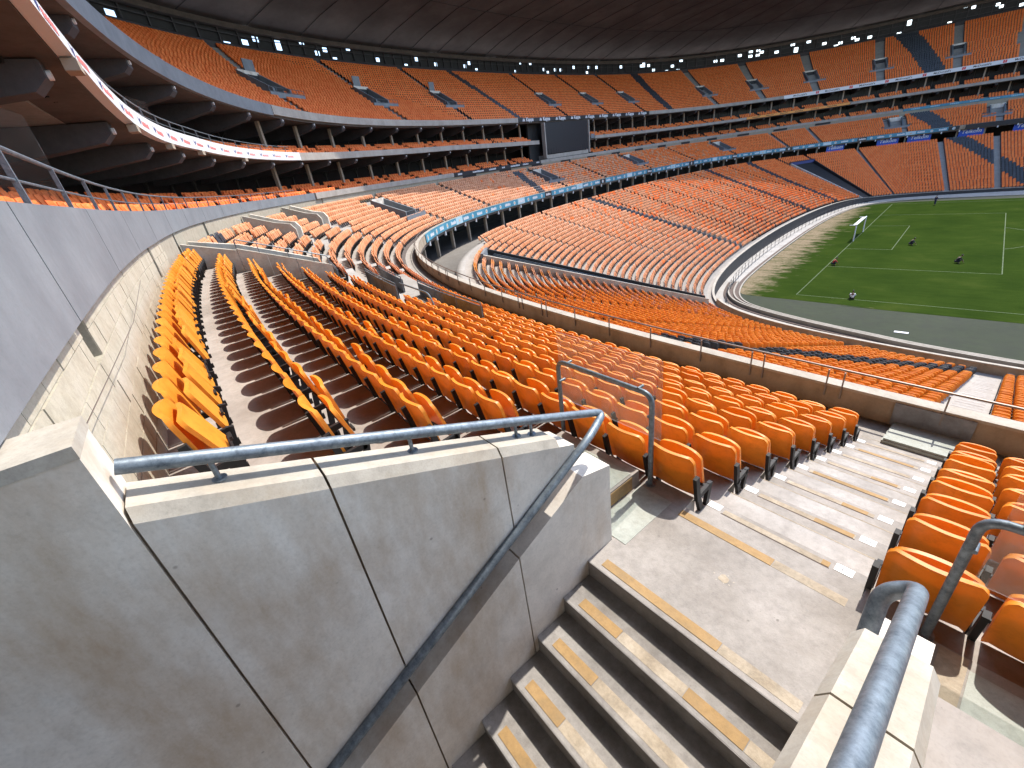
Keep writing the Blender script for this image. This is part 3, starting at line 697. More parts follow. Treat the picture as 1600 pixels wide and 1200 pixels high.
hcap = MB(); hcap.prism([(10.313, -.57), (14.5, -.555), (14.5, -.6), (10.313, -.615)], 40.735, 40.99); hcap.build('high_coping', M['coping'], vomL)
vomR = empty('vomitory_wall', X(39.1,9.2,-4.6), 'concrete wall right of the stairs with sunlit cream coping and thick handrail', 'wall')
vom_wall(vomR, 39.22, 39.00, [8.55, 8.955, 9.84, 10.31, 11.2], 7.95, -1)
# back of the stair shaft and floor far below
b = MB(); b.rbox(39.0, 40.98, 12.0, 12.2, -6.5, -.6); structure(b, 'shaft_end_wall', M['stair'])
b = MB(); b.rbox(39.0, 40.98, 10.5, 12.2, -6.5, -4.9); structure(b, 'shaft_floor', M['stair'])

def rail_obj(name, path, r, posts, label, mat=M['steel'], fil=.14):
    t = empty(name, path[0], label, 'handrail')
    b = MB(); b.tube(fillet(path, fil, 7), r, 16); b.build('rail_tube', mat, t, True)
    for p in posts:
        b = MB(); b.tube([p[0], p[1]], .0105, 8); b.tube([Vector(p[0])+Vector((0,0,.002)), Vector(p[0])+Vector((0,0,.01))], .028, 12); b.build('post', mat, t, True)
    return t
hr = .112
def pL(d): return X(40.865, d, zc(d)+hr)
rail_obj('stair_handrail', [pL(10.29), pL(8.6), X(40.865,7.80,zc(7.80)+hr-.0), X(40.725,8.12,-1.71), X(40.72,8.5,-1.89), X(40.72,11.0,-1.89-.483*2.5)], .0285,
  [(X(40.865,d,zc(d)), X(40.865,d,zc(d)+hr)) for d in (10.05,9.28,8.62,8.5)], 'blue grey steel handrail on the left stair wall, bending back down the slot', fil=.12)
def pR(d): return X(39.115, d, zc(d)+hr)
rail_obj('stair_handrail', [pR(11.2), pR(9.5), pR(8.26), X(39.195,8.30,zc(8.26)+hr-.05), X(39.165,8.75,zu(8.75)-.115), X(39.165,11,zu(11)-.115)], .031,
  [(X(39.115,d,zc(d)), X(39.115,d,zc(d)+hr)) for d in (10.2,9.1,8.62)], 'thick scuffed steel handrail on the right stair wall, close to the camera', fil=.1)

# stairs
st = empty('concrete_stairs', X(40,9.5,-4.9), 'worn concrete stairs with tan tread strips going down between two walls', 'stairs')
def strips(root, name_ok, z, d0, d1, tan, bare):
    for a, c in tan:
        b = MB(); n_ = max(1, int((c-a)/.1)); 
        b.rbox(a, c, d0, d1, z-.002, z+.0035); b.build('tread_strip', M['strip'], root)
    for a, c in bare:
        b = MB(); b.rbox(a, c, d0, d1, z-.002, z+.0015); b.build('strip_bed', M['bare'], root)
tanb = {0: ([(39.76,40.64)], [(39.32,39.755)]), 1: ([(40.28,40.62),(39.45,39.80)], [(39.805,40.275),(39.3,39.445)]), 2: ([(40.26,40.62)], [(39.3,40.255)]),
        3: ([(40.3,40.62)], [(39.35,40.295)]), 4: ([(40.1,40.6)], [(39.5,40.09)]), 5: ([(40.2,40.6)], []), 6: ([(39.6,40.6)], []), 7: ([(39.6,40.6)], [])}
for j in range(8):
    z = -2.87-.166*j; d0 = 8.205+.297*j
    if j == 0:
        b = MB(); b.rbox(39.31, 40.52, 7.194, 8.205, -3.15, z); b.rbox(40.52, 40.738, 7.036, 8.205, -3.15, z); b.rbox(39.222, 39.31, 7.036, 8.205, -3.15, z); b.rbox(40.738, 40.96, 7.036, 7.905, -3.15, z-.003); b.rbox(39.0, 39.222, 7.036, 7.945, -3.15, z-.003)
        o = b.build('landing', M['landing'], st)
        strips(o, 1, z, 8.09, 8.165, *tanb[0]); strips(o, 1, z, 7.235, 7.31, [(39.8,40.52)], [(39.36,39.795)])
        b = MB(); b.rbox(40.63, 40.95, 7.22, 7.88, z-.004, z+.004); b.build('side_plate', M['greenplate'], o)
    else:
        b = MB()
        b.rbox(39.222, 40.738, d0-.36, d0, z-.2, z)
        o = b.build('step', M['stair'], st)
        strips(o, 1, z, d0-.115, d0-.035, *tanb[j])
    # dark metal nosing angle
    b = MB(); b.rbox(39.23, 40.73, d0+.0015, d0+.006, z-.012, z-.001); b.build('nosing', M['stair'], st)

SPOT = [(39.97,7.64),(40.50,7.62),(40.14,7.98),(39.72,7.83),(39.60,7.70),(40.40,8.02),(39.5,7.5),(40.2,7.42),(39.85,7.92)]
LD = [q for q in COL.objects if q.name == 'landing'][0]
def spot(s0, d0, r0, mat, name, wob=.15):
    b = MB(); n_ = 14; rr = [r0*(1+random.uniform(-wob, wob)) for _ in range(n_)]
    b.add([X(s0+rr[i]*math.cos(2*math.pi*i/n_), d0+rr[i]*math.sin(2*math.pi*i/n_), -2.8685) for i in range(n_)], [tuple(range(n_))]); b.build(name, mat, LD)
spot(SPOT[0][0], SPOT[0][1], .034, M['bare'], 'repair_patch')
for a_ in range(7): spot(SPOT[0][0]+random.uniform(.04,.07)*math.cos(a_*.9), SPOT[0][1]+random.uniform(.035,.06)*math.sin(a_*.9), random.uniform(.003,.007), M['coping'], 'chip', .4)
for q in SPOT[1:]: spot(q[0], q[1], random.uniform(.005,.011), M['stair'], 'gum_spot', .25)
# aisle half steps with number plates
ais = empty('aisle_steps', X(39.95,4,-5.5), 'pale concrete aisle steps with white number plates leading down to the parapet', 'steps')
def digits(txt, s0, d0, z, h, parent):
    cu = bpy.data.curves.new('t', 'FONT'); cu.body = txt; cu.size = h; cu.align_x = 'CENTER'; cu.align_y = 'CENTER'
    o = bpy.data.objects.new('t', cu); COL.objects.link(o)
    dg = bpy.context.evaluated_depsgraph_get(); me = bpy.data.meshes.new_from_object(o.evaluated_get(dg)); bpy.data.objects.remove(o); return me
def text_mesh(txt, size, bold=0., shear=0.):
    cu = bpy.data.curves.new('t', 'FONT'); cu.body = txt; cu.size = size; cu.align_x = 'CENTER'; cu.align_y = 'CENTER'; cu.offset = bold; cu.shear = shear; cu.resolution_u = 2
    o = bpy.data.objects.new('t', cu); COL.objects.link(o); dg = bpy.context.evaluated_depsgraph_get()
    me = bpy.data.meshes.new_from_object(o.evaluated_get(dg)); bpy.data.objects.remove(o); bpy.data.curves.remove(cu)
    V = np.array([v.co[:] for v in me.vertices]); F = [tuple(p.vertices) for p in me.polygons]; bpy.data.meshes.remove(me); return V, F
def text_flat(mb, txt, s0, d0, z, size):      # lettering lying on a tread, read from above-behind (looking down the aisle)
    V, F = text_mesh(txt, size); mb.add([X(s0-x, d0-y, z) for x, y, _ in V], F)
def text_wall(mb, txt, s0, d, z, size, bold=0., zf=None, shear=0.):   # lettering on an inward-facing ring surface
    V, F = text_mesh(txt, size, bold, shear); mb.add([X(s0+x, d, z+y) for x, y, _ in V], F)
stp = {0: [(39.55,39.6)], 1: [(39.56,39.86)], 2: [(39.6,39.82)], 3: [(39.56,40.30)], 4: [(39.58,39.85)], 5: [], 6: [(39.6,40.3)], 7: []}
for k in range(8):
    z = fk(k)+.165; dn = na(k)+.393
    b = MB(); b.rbox(39.314, 40.516, dn, na(k-1)-.001, fk(k)-.02, z); o = b.build('step', M['landing'], ais)
    strips(o, 1, z, dn+.04, dn+.095, stp[k], [q for q in segs(39.55, 40.34, stp[k])])
    b = MB(); b.rbox(39.545, 40.35, dn+.097, dn+.106, z-.002, z+.0012); b.build('groove_line', M['gutter'], o)
    b = MB(); b.rbox(39.32, 40.5, na(k)+.002, na(k)+.012, fk(k)-.002, fk(k)+.0015); b.build('row_edge_line', M['bare'], o)
    for s in (39.465, 40.425):
        b = MB(); b.rbox(s-.055, s+.055, dn+.012, dn+.086, z-.002, z+.004); p = b.build('number_plate', M['plate'], o)
        b = MB(); text_flat(b, str(35-k), s, dn+.052, z+.0055, .06); b.build('number', M['ink'], o)
# side half steps beside the landing, floor plates
b = MB(); b.rbox(40.975, 41.95, 7.21, 7.95, -2.88, -2.705); o = tag(b.build('side_step', M['landing']), 'concrete half step with tan face left of the landing behind the glass barrier', 'step')
b = MB(); b.rbox(41.0, 41.9, 7.3, 7.62, -2.708, -2.70); b.build('floor_plate', M['greenplate'], o)
b = MB(); b.rbox(40.968, 40.974, 7.32, 7.93, -2.86, -2.72); b.build('tan_face', M['strip'], o)
b = MB(); b.rbox(41.0, 41.95, 8.0, 8.7, -2.56, -2.38); b.rbox(41.0, 41.95, 8.8, 9.5, -2.22, -2.05); tag(b.build('side_step', M['landing']), 'higher half steps of the narrow aisle outside the left stair wall', 'step')
b = MB(); b.rbox(38.02, 38.985, 7.21, 7.95, -2.88, -2.862); o = tag(b.build('floor_slab', M['landing']), 'concrete floor with pale green plate right of the right stair wall', 'slab')
b = MB(); b.rbox(38.05, 38.80, 7.29, 7.86, -2.864, -2.857); b.build('green_plate', M['greenplate'], o)
b = MB(); b.rbox(38.81, 38.93, 7.62, 7.86, -2.864, -2.858); b.build('tread_strip', M['strip'], o)
b = MB(); b.rbox(38.81, 38.93, 7.22, 7.60, -2.864, -2.859); b.build('strip_bed', M['bare'], o)
b = MB(); b.rbox(39.22, 40.2, .13, .85, fk(7)-.02, fk(7)+.10); b.rbox(39.2,40.22,.1,.87,fk(7)-.02,fk(7)+.06); tag(b.build('aisle_end_platform', M['greenplate']), 'pale green platform at the foot of the aisle against the parapet', 'platform')
gate = MB(); gate.rbox(39.16, 40.27, .125, .16, -5.5, -5.0); tag(gate.build('parapet_plate', M['zinc']), 'grey metal plate on the parapet at the foot of the aisle', 'plate')

# barriers with glass
def barrier(s0, s1, dd, zfoot0, zfoot1, ztop, gl, label):
    t = empty('glass_barrier', X(s0, dd, zfoot0), label, 'barrier')
    b = MB(); b.tube(fillet([X(s0,dd,zfoot0), X(s0,dd,ztop), X(s1,dd,ztop+.01), X(s1,dd,zfoot1)], .11, 7), .0245, 14); b.build('frame_tube', M['steel'], t, True)
    b = MB(); g0, g1, za, zb = gl; lo, hi = min(g0,g1), max(g0,g1); b.rbox(lo, hi, dd-.055, dd-.045, za, zb); b.build('glass_panel', M['glass'], t)
    for s_ in (s0+(s1-s0)*.02, s0+(s1-s0)*.98):
        for z_ in (ztop-.22,):
            c = Vector(X(s_, dd, z_)); n_ = Vector((*nrm(np.float64(s_)), 0)); b = MB(); b.tube([c+n_*.02, c-n_*.062], .014, 10); b.build('clamp_bolt', M['steel'], t, True)
    for q in (.12,.88):
        s_ = s0+(s1-s0)*q; c = Vector(X(s_, dd, ztop+.02)); n_ = Vector((*nrm(np.float64(s_)), 0)); b = MB(); b.tube([c+n_*.01, c-n_*.064], .013, 10); b.build('clamp_bolt', M['steel'], t, True)
    b = MB(); c = Vector(X(s0, dd, zfoot0)); b.tube([c, c+Vector((0,0,.012))], .045, 14); b.build('foot_plate', M['steel'], t, True)
barrier(40.9, 42.0, 7.14, -2.87, -2.75, -1.89, (40.84,42.03,-2.36,-1.58), 'steel hoop barrier with scratched clear panel left of the landing')
barrier(39.0, 37.9, 7.2, -2.86, -2.75, -1.89, (38.93,37.8,-2.36,-1.58), 'steel hoop barrier with clear panel at the right edge')

# rail on the parapet
prail = empty('parapet_rail', X(40,0,-4.9), 'brown steel rail on short posts along the middle tier parapet', 'rail')
b = MB(); ss = np.linspace(20, 110, 160); b.tube([X(s, .05, float(zpar(s))+.33) for s in ss], .024, 8); b.build('top_rail', M['rail'], prail, True)
s = 21.
while s < 110:
    for ds in (0, .28) if int(s*10) % 3 == 0 else (0,):
        b = MB(); b.rbox(s+ds-.012, s+ds+.012, .125, .16, float(zpar(s))-.28, float(zpar(s))+.32); b.build('post', M['rail'], prail)
    s += 1.55
# rails above the grey fascia and white board
for nm, zt, d_, a, c, lab in (('balcony_rail', zs1, 10.6, 36, 80, 'pale steel rail with two lines above the grey fascia'), ('balcony_rail', zs2, 10.4, 40, 81, 'thin pale steel rail above the white board')):
    t = empty(nm, X(50, d_, float(zt(50))), lab, 'rail')
    ss = np.linspace(a, c, 60)
    for h, r_ in ((.44,.021), (.2,.012)):
        b = MB(); b.tube([X(s, d_, float(zt(s))+h) for s in ss], r_, 8); b.build('rail_tube', M['steel'], t, True)
    for s in np.arange(a+.5, c, 1.9):
        b = MB(); b.rbox(s-.02, s+.02, d_-.02, d_+.02, float(zt(s))-.02, float(zt(s))+.43); b.build('post', M['steel'], t)
for s_, zt, d1_, lab in ((46.3, zs1, 11.15, 'tall clear panel standing across the walkway above the grey fascia'), (53.2, zs2, 11.0, 'clear panel above the white board nearest the camera'), (62., zs2, 11.2, 'second clear panel above the white board')):
    b = MB(); z = float(zt(s_)); b.prism([(10.62, z-.3), (10.62, z+1.0), (d1_, z+1.25), (d1_, z-.3)], s_, s_+.012); tag(b.build('divider_panel', M['glassd']), lab, 'divider')
# thin cable hanging across the left
b = MB(); b.tube([X(46.0,10.34,-.70), X(44.0,10.37,-.83), X(42.2,10.42,-.80), X(41.3,10.40,-.72), X(40.9,10.33,-.62)], .0026, 6)
tag(b.build('cable', M['rail'], None, True), 'thin cable strung in front of the cream block wall', 'cable')

# ------------------------------------------------------------------ seats
def shell(outline_w, zt, yb, nx, nt, curve, lean, corner, thick, lipback, arc=.014):
    """curved plastic shell; returns verts, quads.  u across, t upward"""
    P = []
    for i in range(nt+1):
        t = i/nt
        for j in range(nx+1):
            u = -1+2*j/nx
            wv = outline_w*(1-.03*(1-t))*(1-corner*max(0, (t-.82)/.18)**2.8)
            x = wv*u
            z = zt[0]+(zt[1]-zt[0])*t-arc*abs(u)**3*t*t
            y = yb+lean*t+curve*(u*u)*(.55+.45*t)
            P.append((x, y, z))
    n = (nx+1)*(nt+1); P = np.array(P)
    # back side, offset in y, with a folded lip at the border
    B = P.copy(); B[:,1] -= thick
    V = np.vstack([P, B]); Q = []
    for i in range(nt):
        for j in range(nx):
            a = i*(nx+1)+j; Q.append((a, a+1, a+nx+2, a+nx+1)); Q.append((n+a, n+a+nx+1, n+a+nx+2, n+a+1))
    bd = [j for j in range(nx+1)]+[(i+1)*(nx+1)-1 for i in range(1, nt+1)]+[nt*(nx+1)+j for j in range(nx-1, -1, -1)]+[i*(nx+1) for i in range(nt-1, 0, -1)]
    for a, c in zip(bd, bd[1:]+bd[:1]): Q.append((a, n+a, n+c, c))
    if lipback:                                # rolled rim: push the outer border of the back skin outward
        for i in range(nt+1):
            for j in range(nx+1):
                if i == nt or j in (0, nx): V[n+i*(nx+1)+j, 1] -= lipback
    return V, Q
def bars(mb_, pts, wy, x0, x1):
    for (y0,z0),(y1,z1) in pts:
        d_ = np.array([y1-y0, z1-z0]); L = np.hypot(*d_); d_ = d_/L; p = np.array([-d_[1], d_[0]])*wy/2
        c = [(y0+p[0],z0+p[1]),(y1+p[0],z1+p[1]),(y1-p[0],z1-p[1]),(y0-p[0],z0-p[1])]
        mb_.hexa([(x0,*c[0]),(x0,*c[1]),(x0,*c[2]),(x0,*c[3]),(x1,*c[0]),(x1,*c[1]),(x1,*c[2]),(x1,*c[3])])
BR = [((-.13,.60),(-.075,.32)), ((-.08,.36),(.045,.02)), ((-.07,.355),(.12,.375)), ((.12,.40),(.065,.02)), ((-.01,.03),(.12,.03)), ((-.01,.16),(.10,.10))]
def mk_mesh(name, V, Q, mat, smooth=True):
    me = bpy.data.meshes.new(name); me.from_pydata([tuple(v) for v in V], [], [tuple(q) for q in Q])
    bm = bmesh.new(); bm.from_mesh(me); bmesh.ops.recalc_face_normals(bm, faces=bm.faces); bm.to_mesh(me); bm.free()
    me.materials.append(mat)
    if smooth:
        me.polygons.foreach_set('use_smooth', [True]*len(me.polygons))
        try: me.set_sharp_from_angle(angle=math.radians(50))
        except Exception: pass
    return me
bV, bQ = shell(.226, (.32,.80), -.05, 14, 15, .045, -.115, .17, .010, .024)
pV, pQ = shell(.208, (.34,.755), .10, 10, 13, -.02, -.105, .18, -.020, -.010)
me_back = mk_mesh('backrest', bV, bQ, M['orange']); me_pan = mk_mesh('seat_pan', pV, pQ, M['orange'])
mbb = MB(); bars(mbb, BR, .054, .232, .266); me_brk = mk_mesh('bracket', mbb.v, mbb.f, M['black'], False)
mbb = MB(); bars(mbb, BR, .054, -.266, -.232); me_brk2 = mk_mesh('bracket', mbb.v, mbb.f, M['black'], False)
mbb = MB(); mbb.box((-.05,.10,.42),(.05,.118,.45)); mbb.box((-.222,.08,.35),(.222,.10,.375)); me_hin = mk_mesh('hinge_bar', mbb.v, mbb.f, M['black'], False)

def lod(nx, nt, brk, wb=.222):
    a, qa = shell(wb, (.32,.80), -.05, nx, nt, .04, -.115, .17, .010, .02); c, qc = shell(wb-.016, (.34,.755), .10, nx, nt, -.02, -.105, .18, -.012, -.006)
    V = [a, c]; Q = [np.array(qa), np.array(qc)+len(a)]; mi = [0]*(len(qa)+len(qc)); n = len(a)+len(c)
    if brk:
        q = MB(); bars(q, brk, .06, .234, .264)
        V.append(np.array(q.v)); Q.append(np.array(q.f)+n); mi += [1]*len(q.f)
    return np.vstack(V), np.vstack(Q), np.array(mi)
L1 = lod(6, 7, BR[:4]); L2 = lod(4, 4, [((-.10,.6),(-.03,.33)), ((-.03,.34),(.1,.03)), ((0,.36),(.2,.39))], .204)
def lod3():
    # two open curved sheets and a bracket box
    V = []; Q = []; mi = []
    for w_, (z0,z1), y0, ln_, cv in ((.205,(.33,.82),-.045,-.12,.06), (.195,(.34,.77),.125,-.115,-.02)):
        b_ = len(V)
        for t in (0, .78, 1):
            for u in (-1, 0, 1): V.append((w_*u*(1 if t < .9 else .8), y0+ln_*t+cv*u*u, z0+(z1-z0)*t-.02*abs(u)*t))
        for i in range(2):
            for j in range(2): Q.append((b_+i*3+j, b_+i*3+j+1, b_+i*3+j+4, b_+i*3+j+3)); mi.append(0)
    q = MB(); q.box((-.28,-.12,.02),(-.22,.15,.55)); b_ = len(V); V += q.v; Q += [tuple(b_+i for i in f) for f in q.f[1:]]; mi += [1]*5
    return np.array(V), np.array(Q), np.array(mi)
L3 = lod3()
def row_positions(d, s0, s1, pitch=.5):
    n = max(8, int((s1-s0)*2)); ss = np.linspace(s0, s1, n); p = XY(ss, np.full(n, d)); L = np.r_[0, np.cumsum(np.hypot(*np.diff(p, axis=0).T))]
    m_ = int(L[-1]/pitch)
    if m_ < 1: return np.zeros(0)
    return np.interp((np.arange(m_)+.5)*(L[-1]/m_), L, ss)
POS = {}                                       # (tier, dark) -> list of (s, d, z)
HERO = []
CAMP = np.array([CX, CY, ZC])
def seat_d(nose): return nose+.55
def seat_dm(nose): return nose+.715
# --- middle tier
MA = [(65.2,66.1),(76.2,77.0),(92.5,93.3),(105.3,106.0),(128.5,129.2),(142.2,142.9),(160.2,160.9),(179.6,180.3),(196.,196.8),(212.9,213.8),(221.5,222.4),(240.,241.),(257,258.2)]
VOM_MID = [(69.6,70.9,-4,0),(77.2,78.4,-4,0),(89.0,91.6,-3,2),(127.6,130.6,-3,2),(159.4,162.4,-3,2),(195.,198.2,-3,2),(237,241,-3,2),(255.5,258.5,-4,1)]
def mid_dark(s, k):
    if k == -4 and 61.2 < s < 62.8: return True
    if k == -3 and 57.6 < s < 59.0: return True
    if 122.5-.35*k < s < 124.6-.35*k and k > -4: return True
    return 243.2+.35*k < s < 247+.35*k
near = []
for k in range(-4, 8):
    cuts = [(a-(.1 if k > 0 else 0), c) for a, c in MA]
    cuts += [(39.31,40.50)] if k >= 0 else [(37.9,42.05)]
    cuts += [(56.0,58.1)] if k <= 2 else []
    if k in (3,4,5): cuts += [(52.2,59.5)]
    if k == 6: cuts += [(53.4,57.2)]
    if k == 3: cuts += [(59.5,62.)]
    for a, c, k0, k1 in VOM_MID:
        if k0 <= k <= k1: cuts.append((a-.2, c+.2))
        if k == k1+1: cuts.append((a-1., c+1.))
    d = seat_dm(nk(k))
    for a, c in segs(22, 264, cuts):
        for s in row_positions(d, a, c):
            z = fk(k)+float(zmid(s)); near.append((float(s), d, z, k, mid_dark(s, k)))
pts = np.array([[*XY(np.float64(q[0]), np.float64(q[1])), q[2]+ZC+.6] for q in near])
rel = (pts-CAMP)@np.array(AX).T
u = rel[:,0]/np.maximum(rel[:,2], .05)*665.13+800; v = 600-rel[:,1]/np.maximum(rel[:,2], .05)*665.13
inside = (rel[:,2] > .3) & (u > -60) & (u < 1660) & (v > -60) & (v < 1260)
dist = np.where(inside, np.linalg.norm(pts-CAMP, axis=1), 1e6)
order = np.argsort(dist)
hero_idx = set(int(i) for i in order[:300] if not near[i][4])
rowcount = {}
for i, (s, d, z, k, dk) in enumerate(near):
    if i in hero_idx: HERO.append((s, d, z, k))
    elif dk: POS.setdefault(('middle', 1), []).append((s, d, z))
    else: POS.setdefault(('middle', 0), []).append((s, d, z))
# --- lower tier
LA = [(49.2,50.2),(39.0,40.4),(57.2,58.0),(66.,66.8),(92.6,93.2),(101.5,102.1),(113.1,113.7),(123.,123.5),(132.3,132.8),(141.7,142.2),(151.4,151.9),(160.9,161.4),(170.8,171.3),(187.1,187.6),(206.4,207.4),(215.4,216.3),(229.,230.),(246.7,247.9),(256.8,258.0)]
def low_dark(s, d):
    t = (d+3)/-26.
    if 128.6+2.6*t < s < 130.4+2.6*t: return True
    if 177.3-6.*t < s < 179.1-6.*t: return True
    if 195.4-6.8*t < s < 197.6-6.8*t: return True
    if 248.6+13*t < s < 252.2+13*t: return True
    if 38 < s < 53 and abs(d-(-8.6-(52.-s)*1.65)+RNG.uniform(-.5,.5)) < 2.5: return True
    return False
for j in range(NL):
    d = seat_d(dl(j)); cuts = list(LA)
    if 2 <= j <= 29: cuts.append((82.3,86.4))
    if j <= 27: cuts.append((207.2,215.6))
    if j >= 31: cuts.append((60,92.))
    for a, c in segs(24, 264, cuts):
        for s in row_positions(d, a, c, .5):
            POS.setdefault(('lower', int(low_dark(s, d))), []).append((float(s), d, fl_(j)+float(zlow(s))))
# --- upper tier
UA = [(75.5,79.5),(88.9,95.9),(104.65,107.5),(118.3,121.3),(145.7,149.4),(160.7,164.2),(174.3,177.8),(199.8,202.9),(212.,214.3),(223.4,225.),(235.4,236.7),(248.5,248.6),(259,259)]
def ua(i, j): t = j/(NU-1.); return UA[i][0]+(UA[i][1]-UA[i][0])*t
def upp_dark(s, t):
    for a, c, w_ in ((130.8,132.4,.75), (184.2,189.9,1.25), (244.8,240.6,1.8)):
        if abs(s-(a+(c-a)*t)) < w_: return True
    return False
for j in range(NU):
    d = seat_d(du(j)); cuts = []
    for i in range(len(UA)):
        c_ = ua(i, j); wid = .5 if c_ < 190 else .75
        if 7 <= j <= 12: wid = 1.3
        cuts.append((c_-wid, c_+wid))
    for a, c in segs(56, 264, cuts):
        for s in row_positions(d, a, c, .5):
            POS.setdefault(('upper', int(upp_dark(s, j/(NU-1.)))), []).append((float(s), d, fu(j)+float(zupo(s))))
# --- boxes
for nm, zt in (('lower box', zs1), ('upper box', zs2)):
    for r in range(3):
        for s0 in np.arange(34.8, 262, 4.9):
            if 131.5 < s0 < 151 : continue
            for s in row_positions(11.3+.85*r, s0, s0+4.1):
                if random.random() < .04: continue
                POS.setdefault((nm, 0), []).append((float(s), 11.3+.85*r, float(zt(s))-.47+.33*r))
for nm, zt in (('lower', zs1), ('upper', zs2)):
    b = MB()
    for a, c in ((SMIN, 133.2), (152.3, SMAX)):
        for r in range(1, 3): b.sweep(lambda s: [(10.8+.85*r+0*s, zt(s)-.5), (10.8+.85*r+0*s, zt(s)-.47+.33*r), (16.9+0*s, zt(s)-.47+.33*r), (16.9+0*s, zt(s)-.5)], a, c, 2.)
    structure(b, nm+'_box_terrace', M['terr'])
def bake_seats(name, P, T, mats, label, dist_lo=None):
    P = np.array(P); V0, Q0, mi = T; n = len(P)
    nn = nrm(P[:,0]); base = XA(P[:,0], P[:,1], P[:,2])
    j = RNG.normal(0, .015, n); lean = RNG.normal(0, .05, n)
    x = V0[:,0][None,:]; y = V0[:,1][None,:]+lean[:,None]*(V0[:,2][None,:]-.35)
    W = np.empty((n, len(V0), 3))
    W[:,:,0] = base[:,0,None]-nn[:,0,None]*y+nn[:,1,None]*x     # local x = -T, local y = -N ; T = (N.y, -N.x) up to sign
    W[:,:,1] = base[:,1,None]-nn[:,1,None]*y-nn[:,0,None]*x
    W[:,:,2] = base[:,2,None]+V0[:,2][None,:]
    F = (Q0[None]+(np.arange(n)*len(V0))[:,None,None]).reshape(-1, 4)
    vary = np.repeat(RNG.random(n), len(Q0))
    return baked(name, W.reshape(-1,3), F, vary, mats, label, 'seats', np.tile(mi, n))
lab = {('middle',0): 'orange seats of the middle tier beyond the nearest block', ('middle',1): 'dark seats among the orange ones of the middle tier',
       ('lower',0): 'orange seats filling the lower tier round the pitch', ('lower',1): 'diagonal bands of dark seats in the lower tier',
       ('upper',0): 'orange seats filling the steep upper tier under the roof', ('upper',1): 'dark seat bands crossing the upper tier',
       ('lower box',0): 'short rows of orange seats in the lower boxes', ('upper box',0): 'short rows of orange seats in the upper boxes'}
NSEAT = 0
for key, P in POS.items():
    P = np.array(P); w3 = XA(P[:,0], P[:,1], P[:,2]); dd = np.linalg.norm(w3-CAMP, axis=1); NSEAT += len(P)
    mats = [M['navy_far' if key[1] else 'orange_far'], M['black']]
    nm = ('dark_seats' if key[1] else 'orange_seats')
    near_ = key[0] in ('middle','lower')
    for lo, hi, T, tx in ((0,40,L1,', nearest rows'), (40,85,L2,', middle distance'), (85,1e4,L3,'')):
        q = P[(dd >= lo) & (dd < hi)]
        if not len(q): continue
        if key[1] or not near_: bake_seats(nm, q, T, mats, lab[key]+tx); continue
        k_ = q[:,0] < (58 if key[0] == 'middle' else RNG.uniform(66, 86, len(q))); f_ = ~k_ & (q[:,0] > 100) & (RNG.random(len(q)) < np.clip((q[:,0]-105)/95, 0, 1)**1.3)  # blends the glare-pale and shade-red copies along the stand
        for sub, mt_, ad in ((q[k_], M['orange_mid'], ', camera side'), (q[~k_ & ~f_], M['orange_pale'], ', paler'), (q[f_], M['orange_far'], ', deeper orange')):
            if len(sub): bake_seats(nm, sub, T, [mt_, M['black']], lab[key]+tx+ad)
# hero seats: one by one
ordw = ['first','second','third','fourth','fifth','sixth','seventh','eighth','ninth','tenth','eleventh','twelfth']
rows = {}
for h in HERO: rows.setdefault((h[3], h[0] > 40), []).append(h)
proto = None
for (k, left), hs in sorted(rows.items()):
    hs.sort(key=lambda h: h[0] if left else -h[0])
    where = 'back row against the block wall' if k == -4 else 'front row by the parapet' if k == 7 else '%s row below the block wall' % numw(k+5)
    allS = np.array([q[0] for q in near if q[3] == k])
    for i, (s, d, z, k_) in enumerate(hs):
        n_ = nrm(np.float64(s)); rz = math.atan2(n_[0], -n_[1])
        lb = 'orange seat, %s from the aisle, %s, %s block' % (numw(i+1), where, 'left' if left else 'right')
        rt = empty('stadium_seat', X(s, d, z), lb, 'seat', 'orange tip-up seats of the nearest blocks', rz+random.uniform(-.02,.02))
        for nm, me in (('backrest', me_back), ('seat_pan', me_pan), ('bracket', me_brk), ('bracket', me_brk2), ('hinge_bar', me_hin)):
            if me is me_brk2 and ((allS > s+.1) & (allS < s+.65)).any(): continue
            o = bpy.data.objects.new(nm, me); COL.objects.link(o); o.parent = rt
            if nm == 'seat_pan': o.rotation_euler = (random.gauss(0,.045),0,random.gauss(0,.01))

# ------------------------------------------------------------------ vomitories and walls further off
def radial_wall(name, s0, s1, pts, mat, label, cat='wall'):
    b = MB(); poly = pts+[(pts[-1][0], pts[-1][1]-2.6), (pts[0][0], pts[0][1]-2.6)]; b.prism(poly, s0, s1)
    t = tag(b.build(name, mat), label, cat); return t
def zr(d): return -1.46-.407*(8.8-d)
t = empty('vomitory_wall', X(56.2,7.4,-3), 'pale concrete wall with steel rail at the far end of the near block', 'wall')
js = [8.95, 8.1, 7.2, 6.02]
for i, (a, c) in enumerate(zip(js[:-1], js[1:])):
    a_, c_ = a-(.015 if i else 0), c
    b = MB(); b.prism([(a_, zr(a_)), (c_, zr(c_)), (c_, zr(c_)-2.4), (a_, zr(a_)-2.4)], 56.15, 56.38); b.build('wall_panel', M['coping'], t)
b = MB(); b.prism([(10.5, -.95), (8.96, -1.45), (8.96, -3.4), (10.5, -3.)], 56.15, 56.38); b.build('wall_panel', M['coping'], t)
b = MB(); b.tube(fillet([X(56.26,8.95,zr(8.95)+.02), X(56.26,8.95,zr(8.95)+.32), X(56.26,6.1,zr(6.1)+.32), X(56.26,6.0,zr(6.)-.7)], .1, 5), .022, 8)
b.build('rail_tube', M['steel'], t, True)
